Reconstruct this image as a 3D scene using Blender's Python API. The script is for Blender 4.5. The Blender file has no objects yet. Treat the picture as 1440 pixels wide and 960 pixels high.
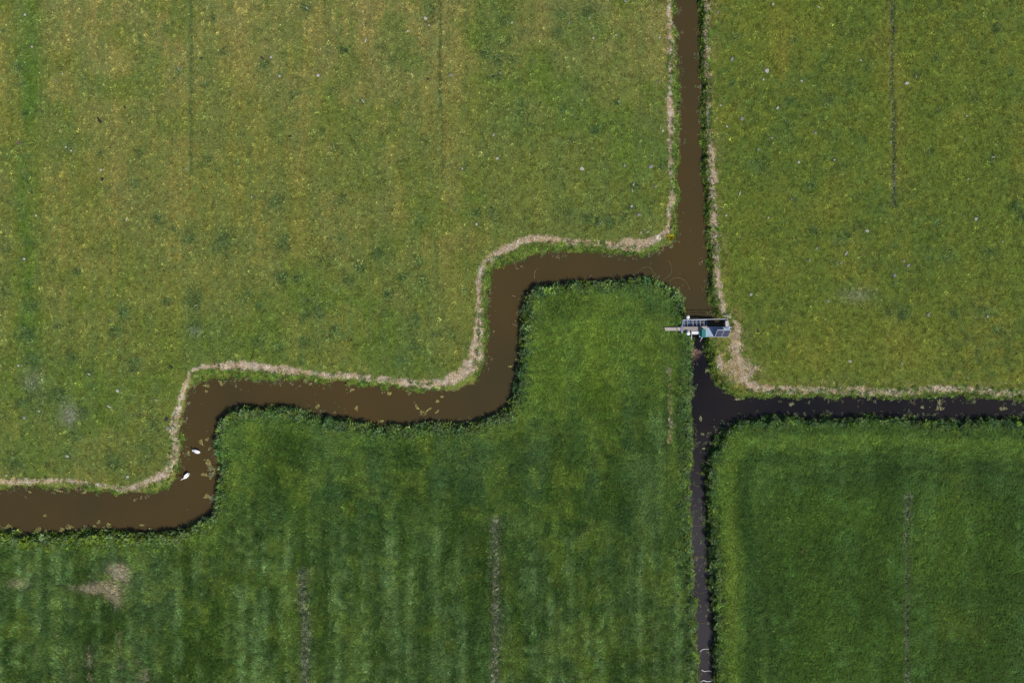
import bpy, bmesh, math, random
import numpy as np
from mathutils import Vector, Matrix

random.seed(7)
RNG = np.random.default_rng(11)
scene = bpy.context.scene
C = scene.collection

# ------------------------------------------------------------------ camera
M_PX = 0.1                 # one photograph pixel is 0.1 m on the field
CAM_H = 96.0
cam = bpy.data.cameras.new('camera')
cam.lens = 24.0
cam.sensor_width = 36.0
cam.clip_start = 1.0
cam.clip_end = 8000.0
cam_o = bpy.data.objects.new('camera', cam)
C.objects.link(cam_o)
cam_o.location = (0, 0, CAM_H)
cam_o.rotation_euler = (0, 0, 0)
scene.camera = cam_o

# ------------------------------------------------------------------ sky and sun
SUN_EL, SUN_AZ = 43.0, 136.0        # degrees, azimuth clockwise from +Y
world = bpy.data.worlds.new('World')
scene.world = world
world.use_nodes = True
wn = world.node_tree.nodes
sky = wn.new('ShaderNodeTexSky')
sky.sky_type = 'NISHITA'
sky.sun_disc = False
sky.sun_elevation = math.radians(SUN_EL)
sky.sun_rotation = math.radians(SUN_AZ)
world.node_tree.links.new(sky.outputs[0], wn['Background'].inputs[0])
wn['Background'].inputs[1].default_value = 0.09

sun = bpy.data.lights.new('sun', 'SUN')
sun.energy = 4.7
sun.angle = math.radians(0.53)
sun.color = (1.0, 0.95, 0.87)
sun_o = bpy.data.objects.new('sun', sun)
C.objects.link(sun_o)
az, el = math.radians(SUN_AZ), math.radians(SUN_EL)
to_sun = Vector((math.sin(az) * math.cos(el), math.cos(az) * math.cos(el), math.sin(el)))
sun_o.rotation_euler = to_sun.to_track_quat('Z', 'Y').to_euler()
sun_o.location = to_sun * 300

scene.view_settings.view_transform = 'Standard'
scene.view_settings.look = 'None'
scene.view_settings.exposure = 0.0
scene.view_settings.gamma = 1.0
scene.view_settings.use_curve_mapping = False

# ------------------------------------------------------------------ helpers
def wx(px, z=0.0): return (px - 720.0) * M_PX * (CAM_H - z) / CAM_H
def wy(py, z=0.0): return (480.0 - py) * M_PX * (CAM_H - z) / CAM_H
def W(px, py, z=0.0): return Vector((wx(px, z), wy(py, z), z))

def lin(*c):
    c = np.asarray(c, dtype=float) / 255.0
    return np.where(c <= 0.04045, c / 12.92, ((c + 0.055) / 1.055) ** 2.4)

def _hash(ix, iy, seed):
    h = (ix.astype(np.int64) * 374761393 + iy.astype(np.int64) * 668265263 + seed * 974634777) & 0xFFFFFFFF
    h = ((h ^ (h >> 13)) * 1274126177) & 0xFFFFFFFF
    h = (h ^ (h >> 16)) & 0xFFFFFFFF
    return h.astype(np.float64) / 4294967295.0

def vnoise(x, y, seed=0):
    x = np.asarray(x, float); y = np.asarray(y, float)
    ix = np.floor(x); iy = np.floor(y)
    fx = x - ix; fy = y - iy
    fx = fx * fx * fx * (fx * (fx * 6 - 15) + 10); fy = fy * fy * fy * (fy * (fy * 6 - 15) + 10)
    a = _hash(ix, iy, seed); b = _hash(ix + 1, iy, seed)
    c = _hash(ix, iy + 1, seed); d = _hash(ix + 1, iy + 1, seed)
    return (a * (1 - fx) + b * fx) * (1 - fy) + (c * (1 - fx) + d * fx) * fy

def fbm(x, y, seed=0, octs=4, gain=0.55):
    s = 0; a = 1; t = 0
    for o in range(octs):
        ca, sa = math.cos(0.7 * o), math.sin(0.7 * o)
        f = 2.03 ** o
        s = s + a * vnoise((x * ca - y * sa) * f + 17.3 * o, (x * sa + y * ca) * f - 9.1 * o, seed + o)
        t += a; a *= gain
    return s / t          # 0..1, mean .5

def fbm_axis(x, y, seed=0, octs=3):     # keeps its axes: streaks stay straight
    s = 0; a = 1; t = 0
    for o in range(octs):
        s = s + a * vnoise(x * 2.1 ** o + 5.7 * o, y * 2.1 ** o + 3.3 * o, seed + o); t += a; a *= .55
    return s / t

def sstep(a, b, v):
    t = np.clip((v - a) / (b - a), 0, 1)
    return t * t * (3 - 2 * t)

def inside(poly, x, y):
    r = np.zeros(np.shape(x), bool)
    n = len(poly)
    for i in range(n):
        x0, y0 = poly[i]; x1, y1 = poly[(i + 1) % n]
        if y0 == y1: continue
        k = (y0 > y) != (y1 > y)
        r ^= k & (x < (x1 - x0) * (y - y0) / (y1 - y0) + x0)
    return r

def seg_dist(pts, x, y, closed=False):
    best = np.full(np.shape(x), 1e9, np.float32)
    x = x.astype(np.float32); y = y.astype(np.float32)
    n = len(pts)
    for i in range(n if closed else n - 1):
        x0, y0 = pts[i]; x1, y1 = pts[(i + 1) % n]
        dx, dy = x1 - x0, y1 - y0
        L = dx * dx + dy * dy
        if L == 0: continue
        t = np.clip(((x - x0) * dx + (y - y0) * dy) / L, 0, 1)
        np.minimum(best, (x - x0 - t * dx) ** 2 + (y - y0 - t * dy) ** 2, out=best)
    return np.sqrt(best)

# ------------------------------------------------------------------ the plan of the place (photo pixels)
NB = [(-9000,686),(-60,687),(0,686),(15,684),(40,684),(60,684),(90,686),(115,688),(130,688),(150,690),(165,693),(180,693),(200,692),(215,691),(230,687),(240,681),(248,672),(252,660),(255,648),(256,635),(255,620),(254,605),(257,590),(261,575),(264,560),(267,548),(272,540),(280,535),(290,531),(300,530),(315,531),(330,530),(345,530),(355,532),(370,532),(390,533),(410,535),(430,535),(450,536),(466,538),(473,535),(486,536),(490,541),(505,542),(520,542),(540,544),(560,543),(572,545),(578,549),(592,550),(606,549),(625,549),(640,547),(655,544),(667,542),(672,532),(675,520),(680,510),(682,500),(683,490),(684,478),(685,465),(685,450),(684,440),(685,430),(687,415),(689,400),(690,390),(693,380),(698,374),(708,370),(720,368),(732,364),(745,358),(758,355),(770,353),(790,353),(810,354),(830,355),(850,355),(870,356),(890,356),(900,357),(907,355),(920,351),(935,344),(945,336),(948,329),(951,320),(952,300),(953,280),(953,255),(953,240),(954,230),(953,215),(952,200),(951,170),(952,150),(952,130),(951,100),(950,70),(950,55),(949,40),(948,25),(948,0),(947,-60),(946,-9000)]
EB = [(982,-9000),(983,-60),(984,0),(985,30),(985,60),(985,90),(986,115),(987,140),(988,170),(989,200),(988,230),(990,260),(991,280),(992,300),(994,320),(996,340),(996,370),(997,385),(998,400),(999,415),(1000,428),(1003,437),(1006,446),(1014,450),(1015,459)]
SB = [(962,459),(962,447),(961,435),(960,425),(957,416),(950,409),(940,404),(930,400),(920,394),(910,391),(895,390),(885,392),(870,396),(850,398),(830,397),(815,398),(800,398),(785,400),(770,401),(758,404),(750,408),(742,415),(737,425),(736,435),(735,450),(734,460),(734,475),(733,490),(732,508),(730,520),(727,535),(724,550),(722,562),(716,572),(705,581),(690,588),(672,593),(655,597),(630,597),(610,596),(590,597),(575,599),(555,600),(540,600),(520,596),(500,593),(480,590),(460,588),(445,585),(425,580),(410,576),(395,573),(385,572),(372,576),(360,574),(345,572),(335,574),(325,578),(318,585),(312,594),(308,602),(305,612),(304,625),(305,635),(307,645),(310,655),(310,665),(308,672),(306,680),(307,690),(306,705),(304,715),(300,722),(293,727),(285,732),(275,738),(262,744),(250,748),(235,750),(215,751),(195,751),(180,750),(165,748),(150,748),(130,748),(110,749),(90,751),(70,752),(50,752),(30,750),(15,748),(0,748),(-60,749),(-9000,749)]
DW = [(966,459),(971,474),(973,485),(973,500),(973,515),(974,530),(973,545),(972,560),(971,575),(971,590),(972,605),(972,620),(971,640),(971,655),(970,670),(969,685),(969,700),(969,720),(970,740),(971,760),(972,775),(973,790),(973,810),(974,830),(976,850),(977,870),(978,890),(978,910),(979,930),(979,960),(980,1020),(981,9000)]
DS = [(1004,9000),(1003,1020),(1002,960),(1003,940),(1003,920),(1002,900),(1001,880),(1000,860),(999,840),(998,820),(997,800),(996,780),(995,760),(993,740),(992,720),(991,705),(991,690),(991,675),(992,665),(993,650),(996,640),(999,630),(1003,622),(1008,613),(1015,605),(1025,598),(1035,593),(1045,590),(1055,589),(1070,588),(1090,587),(1110,586),(1130,587),(1150,586),(1180,586),(1200,586),(1220,586),(1240,585),(1270,587),(1290,588),(1310,589),(1340,590),(1360,590),(1380,588),(1400,588),(1420,589),(1440,590),(1500,591),(9000,592)]
DN = [(9000,561),(1500,562),(1440,562),(1420,559),(1400,558),(1370,557),(1345,555),(1330,555),(1310,556),(1290,556),(1280,558),(1260,558),(1240,557),(1220,557),(1200,558),(1180,557),(1160,557),(1140,557),(1120,559),(1100,558),(1080,557),(1060,558),(1045,558),(1032,556),(1022,551),(1015,545),(1008,537),(1003,531),(1000,522),(997,510),(994,497),(992,485),(992,474),(994,459)]
BROWN = NB + EB + SB
DARK = DW + DS + DN
LOWER_L = SB + [(-9000,9000)] + DW[::-1]
LOWER_R = DS + [(9000,9000)]
Z_BROWN, Z_DARK = -0.75, -0.92

# worn pale rims along the grazed banks: x, y, half-width
RIM_A = [(-300,678,6),(0,677,5),(30,677,5),(60,675,4.5),(90,675,3),(130,680,2),(175,688,3),(190,684,6),(205,680,7),(220,674,7),(235,664,7),(242,650,6),(245,635,7),(245,620,6),(244,605,6),(246,590,6),(250,570,5),(256,550,3.5),(262,535,3.5),(268,522,3.5),(280,517,4),(300,515,6),(320,515,7),(340,514,8),(355,514,8.5),(375,517,7),(395,520,7.5),(410,522,7),(430,523,5),(450,526,5),(470,527,4.5),(490,528,5),(510,531,5),(540,533,5),(560,536,5),(580,539,7),(600,541,8),(620,538,8),(640,530,11),(652,522,14),(662,512,15),(668,500,14),(670,490,11),(672,478,9),(673,465,8),(673,450,7),(673,440,6),(673,425,4),(673,410,3.5),(674,395,5),(678,380,6),(686,367,6.5),(698,357,7),(712,349,7),(727,343,7),(740,337,8),(755,335,7),(775,337,6),(795,340,7),(815,342,7),(830,341,6),(850,344,5),(870,345,8),(885,343,11),(900,344,11),(915,339,7),(930,332,6),(938,326,5),(940,315,4),(942,300,4.5),(944,285,6),(946,270,4.5),(945,255,4.5),(944,240,3.5),(943,220,3.5),(943,200,5),(943,180,3.5),(943,160,5),(942,145,5),(942,120,3.5),(942,100,2),(943,80,5),(942,70,8),(942,55,5),(941,40,5),(942,25,5.5),(941,10,5),(941,0,4.5),(940,-200,4.5)]
RIM_B = [(992,-200,3),(993,0,2.5),(995,12,4),(996,25,3.5),(994,40,5),(993,50,4),(995,65,3.5),(994,75,4.5),(995,95,3.5),(997,120,2.5),(997,140,3.5),(997,165,3),(998,185,4),(1000,205,4.5),(1001,225,6),(1001,240,6.5),(1004,255,6.5),(1003,275,5),(1004,295,6),(1005,310,6),(1005,330,6),(1006,350,6),(1008,370,5.5),(1009,390,7),(1012,410,9),(1014,425,8),(1018,440,4),(1030,447,3),(1038,460,6),(1033,472,7),(1034,488,7),(1038,503,5),(1042,520,3.5),(1046,534,5),(1056,543,8),(1070,546,6),(1090,548,6.5),(1120,548,5.5),(1150,548,6),(1180,549,6),(1200,549,6),(1230,550,6),(1260,551,6.5),(1290,549,7),(1310,547,6),(1335,547,6),(1360,546,5),(1385,549,5),(1405,552,6.5),(1440,552,6.5),(1800,553,6)]
RIM_C = [(1012,500,4),(1015,518,4.5)]
RIM_D = [(939,515,1.5),(940,525,3),(941,545,3),(942,570,1.5),(943,600,2),(942,625,1)]

def rim_val(x, y):
    best = np.zeros(np.shape(x), np.float32)
    for path, amp in ((RIM_A, 1), (RIM_B, 1), (RIM_C, .9), (RIM_D, .7)):
        for (x0, y0, w0), (x1, y1, w1) in zip(path[:-1], path[1:]):
            dx, dy = x1 - x0, y1 - y0
            k = (x > min(x0, x1) - 32) & (x < max(x0, x1) + 32) & (y > min(y0, y1) - 32) & (y < max(y0, y1) + 32)
            if not k.any(): continue
            xx = x[k]; yy = y[k]
            t = np.clip(((xx - x0) * dx + (yy - y0) * dy) / (dx * dx + dy * dy), 0, 1)
            d = np.hypot(xx - x0 - t * dx, yy - y0 - t * dy)
            w = (w0 + (w1 - w0) * t) * .9
            best[k] = np.maximum(best[k], amp * np.exp(-(d / w) ** 2 * 1.35))
    return best

# drainage furrows: x, y0, y1, half width, depth, strength
FURROWS = [(268,-200,245,2.6,.10,.8),(619,-200,150,2.2,.12,1.0),(621,150,250,3,.06,.5),(1255,-200,140,2.0,.16,1.0),(1257,140,290,2.4,.16,1.0),(426,798,860,6.5,.06,.95),(430,860,1100,6.5,.06,1.0),(697,728,1100,6.5,.06,.9),(1276,695,735,5,.08,.8),(1275,735,1100,3,.10,.95)]

# dark lush tussocks round old pats: x, y, radius, strength
TUFTS = [(5,45,6,.7),(27,96,8,.8),(37,160,7,.8),(32,116,5,.5),(166,38,4,.7),(194,43,5,.8),(232,40,6,.6),(300,26,7,.7),(298,10,7,.5),(315,73,6,.8),(291,118,5,.8),(252,100,5,1),(141,215,6,.8),(196,214,6,.8),(333,229,6,.9),(292,222,8,.5),(206,160,7,.5),(336,190,7,.5),(328,128,6,.4),(202,62,6,.5),(192,86,8,.4),(96,207,8,.7),(10,215,7,.6),
(431,10,7,.9),(479,45,6,.6),(485,71,8,.9),(460,70,7,.5),(393,105,4,.9),(553,82,6,.6),(605,12,11,.6),(510,142,4,.9),(560,146,5,.8),(682,75,9,.8),(700,85,9,.8),(713,62,10,.6),(702,110,6,.6),(413,136,6,.6),(466,130,6,.6),(453,187,6,.6),(470,205,7,.7),(565,228,8,.7),(652,234,5,.9),(602,195,7,.4),(710,30,9,.6),(370,92,8,.7),(606,30,6,.5),
(734,145,5,.9),(730,158,4,.8),(792,154,6,.8),(764,181,5,.6),(802,198,5,.9),(838,182,8,1),(868,144,5,.9),(785,45,8,.8),(828,15,10,.8),(722,85,8,.8),(790,20,8,.7),(735,45,9,.5),(830,45,5,.5),(725,115,7,.5),(780,75,8,.4),(825,123,10,.4),(740,160,20,.3),
(1031,52,9,.6),(1029,118,5,.9),(1117,57,6,.8),(1163,82,7,.5),(1192,50,6,.5),(1316,82,6,.7),(1402,40,8,.8),(1166,142,10,.8),(1110,143,6,.8),(1127,112,4,.8),(1290,105,6,.6),(1320,155,5,.6),(1423,103,6,.6),(1370,138,8,.6),(1365,125,8,.5),(1308,213,6,.7),(1215,195,5,.7),(1172,212,5,.6),(1190,40,20,.25),(1190,120,14,.4),(1105,195,14,.4),(1395,222,8,.6),(1070,235,18,.5),(1220,95,10,.5),
(1140,260,7,.8),(1117,280,6,.8),(1145,325,6,.9),(1205,320,10,.6),(1180,335,10,.6),(1238,290,6,.6),(1317,313,5,.9),(1175,370,8,.6),(1306,363,4,.9),(1427,290,7,.9),(1390,355,12,.6),(1268,442,12,.9),(1250,440,8,.6),(1341,440,6,.7),(1405,465,7,.8),(1328,360,12,.5),(1190,332,8,.7),(1258,345,8,.6),(1374,307,5,.7),(1438,305,8,.7),(1385,437,9,.6),(1375,492,6,.8),
(189,258,7,.8),(170,270,6,.5),(222,307,9,.8),(245,322,6,.7),(268,335,8,.9),(315,340,18,.8),(305,350,10,.5),(110,382,7,.8),(40,397,7,.6),(175,440,9,.9),(162,465,9,.9),(234,424,7,.9),(272,425,14,.7),(43,430,13,.7),(40,470,14,.9),(10,410,9,.7),(83,457,9,.6),(275,458,12,.5),(8,350,8,.6),(38,340,10,.6),(32,365,6,.8),(145,345,8,.5),(350,415,10,.7),(38,250,8,.6),
(387,285,14,.7),(480,283,10,.7),(669,300,7,.9),(592,310,8,.6),(480,335,7,.7),(400,340,11,.7),(532,357,8,.8),(590,368,6,.9),(506,375,11,.8),(566,390,6,.9),(597,395,7,1),(397,390,10,1),(418,391,7,.9),(455,365,14,.5),(547,414,10,.9),(653,410,7,.6),(448,440,8,1),(430,442,9,.7),(363,430,6,.8),(540,440,10,.6),(585,450,8,.7),(491,395,8,.7),(433,425,10,.5),(470,470,10,.7),(360,480,8,.7),(363,482,8,.6),(428,482,9,.8),(540,475,9,.6),(585,487,9,.7),(612,470,5,.8),(692,300,10,.6),(563,508,8,.8),(635,470,8,.6),(392,490,7,.7),(425,506,7,.5),
(858,311,8,.9),(826,307,8,.8),(840,314,6,.9),(887,291,6,.9),(878,306,7,.8),(800,300,8,.6),(892,262,6,.7),(931,235,7,.6),
(45,505,13,.9),(104,503,10,.6),(126,526,6,.8),(85,555,12,.8),(187,510,9,.8),(97,580,9,.3),(35,565,9,.9),(55,577,10,.5),(118,578,9,.9),(64,560,12,.5),(25,568,8,.7),(130,545,10,.4),(42,545,12,.6),(5,585,7,.6),(110,610,8,.5),(95,640,7,.8),(160,650,16,.7),(20,655,14,.7),(215,600,12,.6),(205,630,16,.5),(185,520,8,.7)]

# pats: x, y, size px, kind (p pale, g grey, d dark, l long pale, k long dark)
PATS = [(35.5,21,5,'p'),(45,66,4,'p'),(78,113,4,'l'),(88,104,3,'p'),(93,207,4,'p'),(100,212,4,'p'),(142,239,5,'p'),(251,97,6,'l'),(261,237,5,'g'),(283,82,6,'d'),(140,170,14,'k'),(176,151,6,'d'),(27,201,8,'b'),
(431,11,6,'l'),(598,26,7,'p'),(603,36,4,'p'),(573,44,5,'p'),(514,57,7,'l'),(381,81,5,'p'),(393,107,5,'p'),(447,106,6,'p'),(510,142,8,'l'),(634,106,6,'g'),(694,190,4,'p'),(699,223,6,'p'),(650,237,5,'p'),(703,103,5,'g'),(369,82,8,'k'),(408,192,8,'k'),(602,112,6,'d'),(694,108,7,'d'),
(829,25,3,'p'),(834,54,4,'p'),(866,50,4,'p'),(927,53,4,'p'),(870,143,4,'p'),(927,115,5,'g'),(932,184,5,'p'),(818,237,8,'p'),(878,233,6,'g'),(915,234,8,'g'),(931,235,5,'l'),(879,2,7,'g'),(760,145,5,'d'),(800,33,4,'g'),(891,259,7,'l'),(889,268,6,'l'),(922,262,5,'g'),(888,290,5,'p'),(898,302,7,'g'),(844,314,5,'g'),(901,327,4,'p'),(911,326,6,'l'),(720,32,4,'p'),
(1009,18,5,'g'),(1029,83,8,'g'),(1013,148,4,'p'),(1043,167,7,'g'),(1022,178,5,'p'),(1021,188,3,'p'),(1066,210,5,'g'),(1078,100,9,'p'),(1073,112,5,'p'),(1087,6,5,'p'),(1151,10,6,'l'),(1127,114,5,'p'),(1093,152,6,'p'),(1210,85,4,'p'),(1275,117,8,'p'),(1288,108,5,'l'),(1146,187,6,'g'),(1085,194,5,'g'),(1123,228,5,'p'),(1173,225,4,'p'),(1359,163,4,'p'),(1397,221,7,'l'),(1356,195,4,'g'),
(1219,325,7,'p'),(1190,356,9,'l'),(1148,349,5,'g'),(1138,366,6,'g'),(1164,423,7,'g'),(1372,308,7,'p'),(1355,303,4,'g'),(1277,373,7,'g'),(1271,367,4,'p'),(1258,387,7,'g'),(1361,252,4,'p'),(1080,306,4,'p'),(1409,340,4,'p'),(1182,370,5,'g'),(1305,442,7,'g'),(1040,272,8,'l'),(1021,303,5,'p'),(1040,333,4,'g'),(1056,414,6,'p'),(1066,465,9,'k'),(1195,508,6,'p'),(1268,511,6,'l'),(1388,445,5,'p'),(1104,170,4,'g'),(1113,280,4,'g'),
(178,308,5,'p'),(34,364,5,'p'),(277,429,5,'l'),(51,303,4,'p'),(144,252,7,'d'),(45,271,4,'d'),(670,315,6,'p'),(354,277,5,'l'),(26,514,5,'p'),(165,549,7,'p'),(153,571,9,'l'),(219,562,6,'l'),(34,587,6,'g'),(126,526,4,'p'),(97,590,6,'g'),(55,578,4,'p'),(240,515,10,'k'),(234,589,8,'d'),(235,602,8,'g'),(9,668,4,'p'),(95,641,6,'p'),(179,670,6,'p'),(433,422,4,'d'),(302,512,4,'d'),(308,514,5,'d'),(1063,415,3,'p')]

# ------------------------------------------------------------------ colour of what grows and lies where (real surface colour)
def mixc(a, b, t):
    return a * (1 - t[..., None]) + b * t[..., None]

def blob(x, y, cx, cy, rx, ry):
    return np.exp(-(((x - cx) / rx) ** 2 + ((y - cy) / ry) ** 2))

def zones(x, y):
    """0 grazed west pasture, 1 grazed east pasture, 2 hay meadow west, 3 hay meadow east"""
    z = np.where(x > 985, 1, 0)
    z[inside(LOWER_L, x, y)] = 2
    z[inside(LOWER_R, x, y)] = 3
    return z

def tuft_val(x, y):
    r = np.zeros(np.shape(x), np.float32)
    for (cx, cy, rad, s) in TUFTS:
        k = (abs(x - cx) < rad * 2.2) & (abs(y - cy) < rad * 2.2)
        if k.any():
            xx, yy = x[k], y[k]
            wob = 0.35 + 1.25 * fbm(xx / 6.0, yy / 6.0, int(cx * 7 + cy) % 997, 3)
            d = np.hypot(xx - cx, yy - cy) / rad / wob
            r[k] = np.maximum(r[k], s * np.exp(-d ** 2.4))
    return r

def furrow_val(x, y):
    r = np.zeros(np.shape(x), np.float32)
    for (fx, y0, y1, w, dep, s) in FURROWS:
        k = (abs(x - fx) < w * 4) & (y > y0 - 6) & (y < y1 + 6)
        if k.any():
            cx = fx + (vnoise(y[k] / 14.0, y[k] * 0 + fx, 5) - .5) * 2.0
            r[k] = np.maximum(r[k], s * np.exp(-((x[k] - cx) / w) ** 2) * sstep(y0 - 5, y0 + 3, y[k]) * (1 - sstep(y1 - 3, y1 + 5, y[k])))
    return r

def soil_val(x, y):
    """bare drilled soil in the west hay meadow"""
    n = fbm(x / 14.0, y / 7.0, 77, 4)
    rows = 0.62 + 0.38 * np.sin(y * 2 * math.pi / 4.6)
    v = np.maximum.reduce([1.1 * blob(x, y, 168, 808, 18, 16), 1.0 * blob(x, y, 142, 827, 44, 10), .95 * blob(x, y, 163, 835, 14, 20), .75 * blob(x, y, 27, 822, 22, 10),
                           .8 * blob(x, y, 165, 850, 7, 8), .25 * blob(x, y, 100, 792, 130, 4)])
    v = sstep(.2, .9, v * (.25 + 1.5 * n)) * (.35 + .65 * rows * (.6 + .8 * fbm(x / 5., y / 3., 78, 2)))
    lines = np.zeros(np.shape(x))
    for (lx, y0, y1, w, s) in ((168,865,1100,1.6,.75),(126,908,952,2.6,.95),(131,935,1100,1.5,.5),(100,945,1100,2.0,.8),(205,940,1100,4.5,.7),(195,925,960,3,.35)):
        lines = np.maximum(lines, s * np.exp(-((x - lx - 2 * (vnoise(y / 12., y * 0, int(lx)) - .5)) / w) ** 2) * sstep(y0 - 8, y0 + 8, y) * (1 - sstep(y1 - 8, y1 + 8, y)))
    return np.maximum(v, lines * sstep(.38, .6, n))

def surface_colour(x, y, d, zone, rim, tuft, fur, soil):
    n1 = fbm(x / 160., y / 160., 1, 4)
    n2 = fbm(x / 42., y / 42., 9, 4)
    n3 = fbm(x / 11., y / 11., 21, 3)
    st = fbm_axis(x / 20., y / 700., 33, 3)
    a = lambda n, w=.13: sstep(.5 - w, .5 + w, n)
    # --- grazed west pasture
    olive, yel, grn, tan, blu = lin(105,111,50), lin(120,121,60), lin(84,105,40), lin(126,116,68), lin(80,101,60)
    c0 = mixc(np.broadcast_to(olive, x.shape + (3,)), yel, .55 * a(n2) * a(st, .2) + .35 * blob(x, y, 360, 40, 200, 90))
    c0 = mixc(c0, grn, np.clip(.55 * a(1 - n1) * a(1 - n2, .2) + .75 * blob(x, y, 44, 90, 16, 80) + .8 * blob(x, y, 38, 330, 22, 200) + .75 * blob(x, y, 90, 530, 130, 80) + .55 * blob(x, y, 500, 470, 320, 90)
                              + .6 * blob(x, y, 845, 230, 170, 160) + .6 * blob(x, y, 720, 60, 40, 70) + .7 * blob(x, y, 800, 40, 60, 60) + .4 * blob(x, y, 780, 90, 110, 120) + .4 * blob(x, y, 160, 645, 180, 40), 0, .95))
    c0 = mixc(c0, tan, np.clip(.55 * blob(x, y, 518, 20, 18, 55) + .4 * blob(x, y, 525, 95, 14, 40) + .35 * blob(x, y, 445, 40, 12, 45) + .3 * blob(x, y, 200, 270, 60, 60) + .32 * blob(x, y, 635, 345, 30, 18)
                              + .3 * blob(x, y, 760, 30, 40, 40) + .10 * a(n3) * a(n2), 0, .7))
    c0 = mixc(c0, lin(72,102,32), np.clip(.75 * blob(x, y, 36, 300, 13, 330) * a(fbm(x / 14., y / 40., 461, 3), .16) + .5 * blob(x, y, 46, 110, 10, 70), 0, .8))
    c0 = mixc(c0, lin(132,126,76), .45 * (1 - sstep(0, 260, y)) * a(n2, .25) * (x > 60))
    c0 = mixc(c0, lin(86,104,52), .68 * a(fbm_axis(x / 9., y / 260., 37, 3), .12) * a(n3, .25))
    c0 = mixc(c0, blu, .35 * a(1 - n3, .1) * a(fbm(x / 30., y / 90., 61, 3)))
    # --- grazed east pasture
    g1, y1, t1 = lin(87,104,38), lin(103,111,42), lin(114,109,50)
    c1 = mixc(np.broadcast_to(g1, x.shape + (3,)), y1, np.clip(.6 * a(n2) * a(fbm(x / 60., y / 90., 41, 3)) + .5 * blob(x, y, 1290, 490, 180, 50) + .35 * blob(x, y, 1060, 30, 40, 50) + .3 * blob(x, y, 1390, 20, 90, 70), 0, .9))
    c1 = mixc(c1, t1, np.clip(.55 * blob(x, y, 1231, 58, 11, 12) + .4 * blob(x, y, 1250, 30, 8, 90) + .4 * blob(x, y, 1262, 180, 10, 110) + .08 * a(n3) * a(n2) + .4 * blob(x, y, 1100, 70, 8, 30), 0, .7))
    c1 = mixc(c1, lin(70,92,44), .5 * a(1 - n1, .2) * a(1 - n3))
    # --- hay meadow west
    m0, m1, m2, m3, m4 = lin(54,80,28), lin(40,66,24), lin(92,118,42), lin(98,128,78), lin(60,90,54)
    streak = fbm_axis(x / 9., y / 300., 51, 3)
    fl = fbm(x / 70., y / 55., 71, 4)
    c2 = mixc(np.broadcast_to(m0, x.shape + (3,)), m1, .5 * a(fl, .2))
    ring = fbm_axis(d * 10 / 9., (x + y) / 260., 431, 3)
    c2 = mixc(c2, lin(80,108,46), .5 * a(ring, .1) * (1 - sstep(50, 110, d * 10)))
    c2 = mixc(c2, lin(40,64,28), .5 * a(1 - ring, .1) * (1 - sstep(60, 120, d * 10)))
    pen = np.clip(1.1 * blob(x, y, 845, 490, 95, 90) + .5 * blob(x, y, 760, 540, 60, 60) + .6 * blob(x, y, 340, 640, 60, 50), 0, 1)
    c2 = mixc(c2, m2, .75 * pen * (.6 + .4 * a(n2)))
    edge = np.exp(-((d * 10 - 24) / 22) ** 2)
    c2 = mixc(c2, lin(84,110,46), .5 * edge * a(n3, .25))
    dk = np.exp(-((d * 10 - 72) / 26) ** 2) * (x < 930)
    c2 = mixc(c2, lin(40,64,30), .55 * dk * (1 - pen))
    c2 = mixc(c2, m4, .5 * a(fbm(x / 26., y / 130., 91, 4), .2) * (1 - pen * .6))
    c2 = mixc(c2, lin(92,112,84), .5 * np.clip(blob(x, y, 160, 810, 70, 34) + .8 * blob(x, y, 150, 920, 70, 70) + .6 * blob(x, y, 30, 815, 50, 22), 0, 1) * a(n2, .2))
    lstr = np.zeros(x.shape)
    for (lx, y0, y1_, w, s) in ((342,820,1100,4,.9),(365,850,1100,4,.4),(398,795,915,4,.85),(405,780,800,4,.7),(500,850,1100,8,.45),(549,755,870,7,.8),(575,800,960,8,.4),(613,742,1100,7,.75),(645,760,1000,8,.45),(805,820,1000,4,.5),(828,870,920,5,.8),(783,850,960,5,.45),(655,740,1100,6,.35),(860,840,900,8,.5),(900,860,885,5,.7),(905,640,800,14,.6),(925,580,760,9,.5),(320,820,1000,5,.35),(470,830,1000,6,.3),(888,760,900,10,.35)):
        cx = lx + 5 * (vnoise(y / 45., y * 0 + lx, 8) - .5)
        lstr = np.maximum(lstr, s * np.exp(-((x - cx) / w) ** 2) * sstep(y0 - 12, y0 + 12, y) * (1 - sstep(y1_ - 15, y1_ + 15, y)) * (.35 + .9 * fbm(x / 9., y / 26., 14, 3)))
    c2 = mixc(c2, m3, np.clip(lstr + .7 * a(streak, .09) * sstep(690, 800, y) * a(n3, .2), 0, .9))
    c2 = mixc(c2, lin(38,62,24), .5 * a(fbm_axis(x / 7., y / 240., 441, 3), .1) * sstep(660, 760, y))
    c2 = mixc(c2, lin(96,118,44), .35 * a(fbm(x / 16., y / 24., 101, 3), .09) * (.4 + .6 * sstep(.4, .6, n2)))
    # --- hay meadow east
    c3 = mixc(np.broadcast_to(lin(56,82,28), x.shape + (3,)), lin(44,68,24), .7 * a(fbm(x / 60., y / 60., 111, 4), .15))
    e3 = np.exp(-((d * 10 - 24) / 20) ** 2)
    c3 = mixc(c3, lin(84,108,42), .4 * e3)
    dk3 = np.exp(-((d * 10 - 75) / 28) ** 2)
    c3 = mixc(c3, lin(36,60,26), .6 * dk3)
    c3 = mixc(c3, lin(66,98,50), .6 * a(fbm_axis(x / 20., y / 160., 121, 4), .12) * a(n3, .25))
    r3 = fbm_axis(d * 10 / 10., (x - y) / 300., 451, 3)
    c3 = mixc(c3, lin(84,110,46), .38 * a(r3, .1) * (1 - sstep(50, 110, d * 10)))
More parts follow.
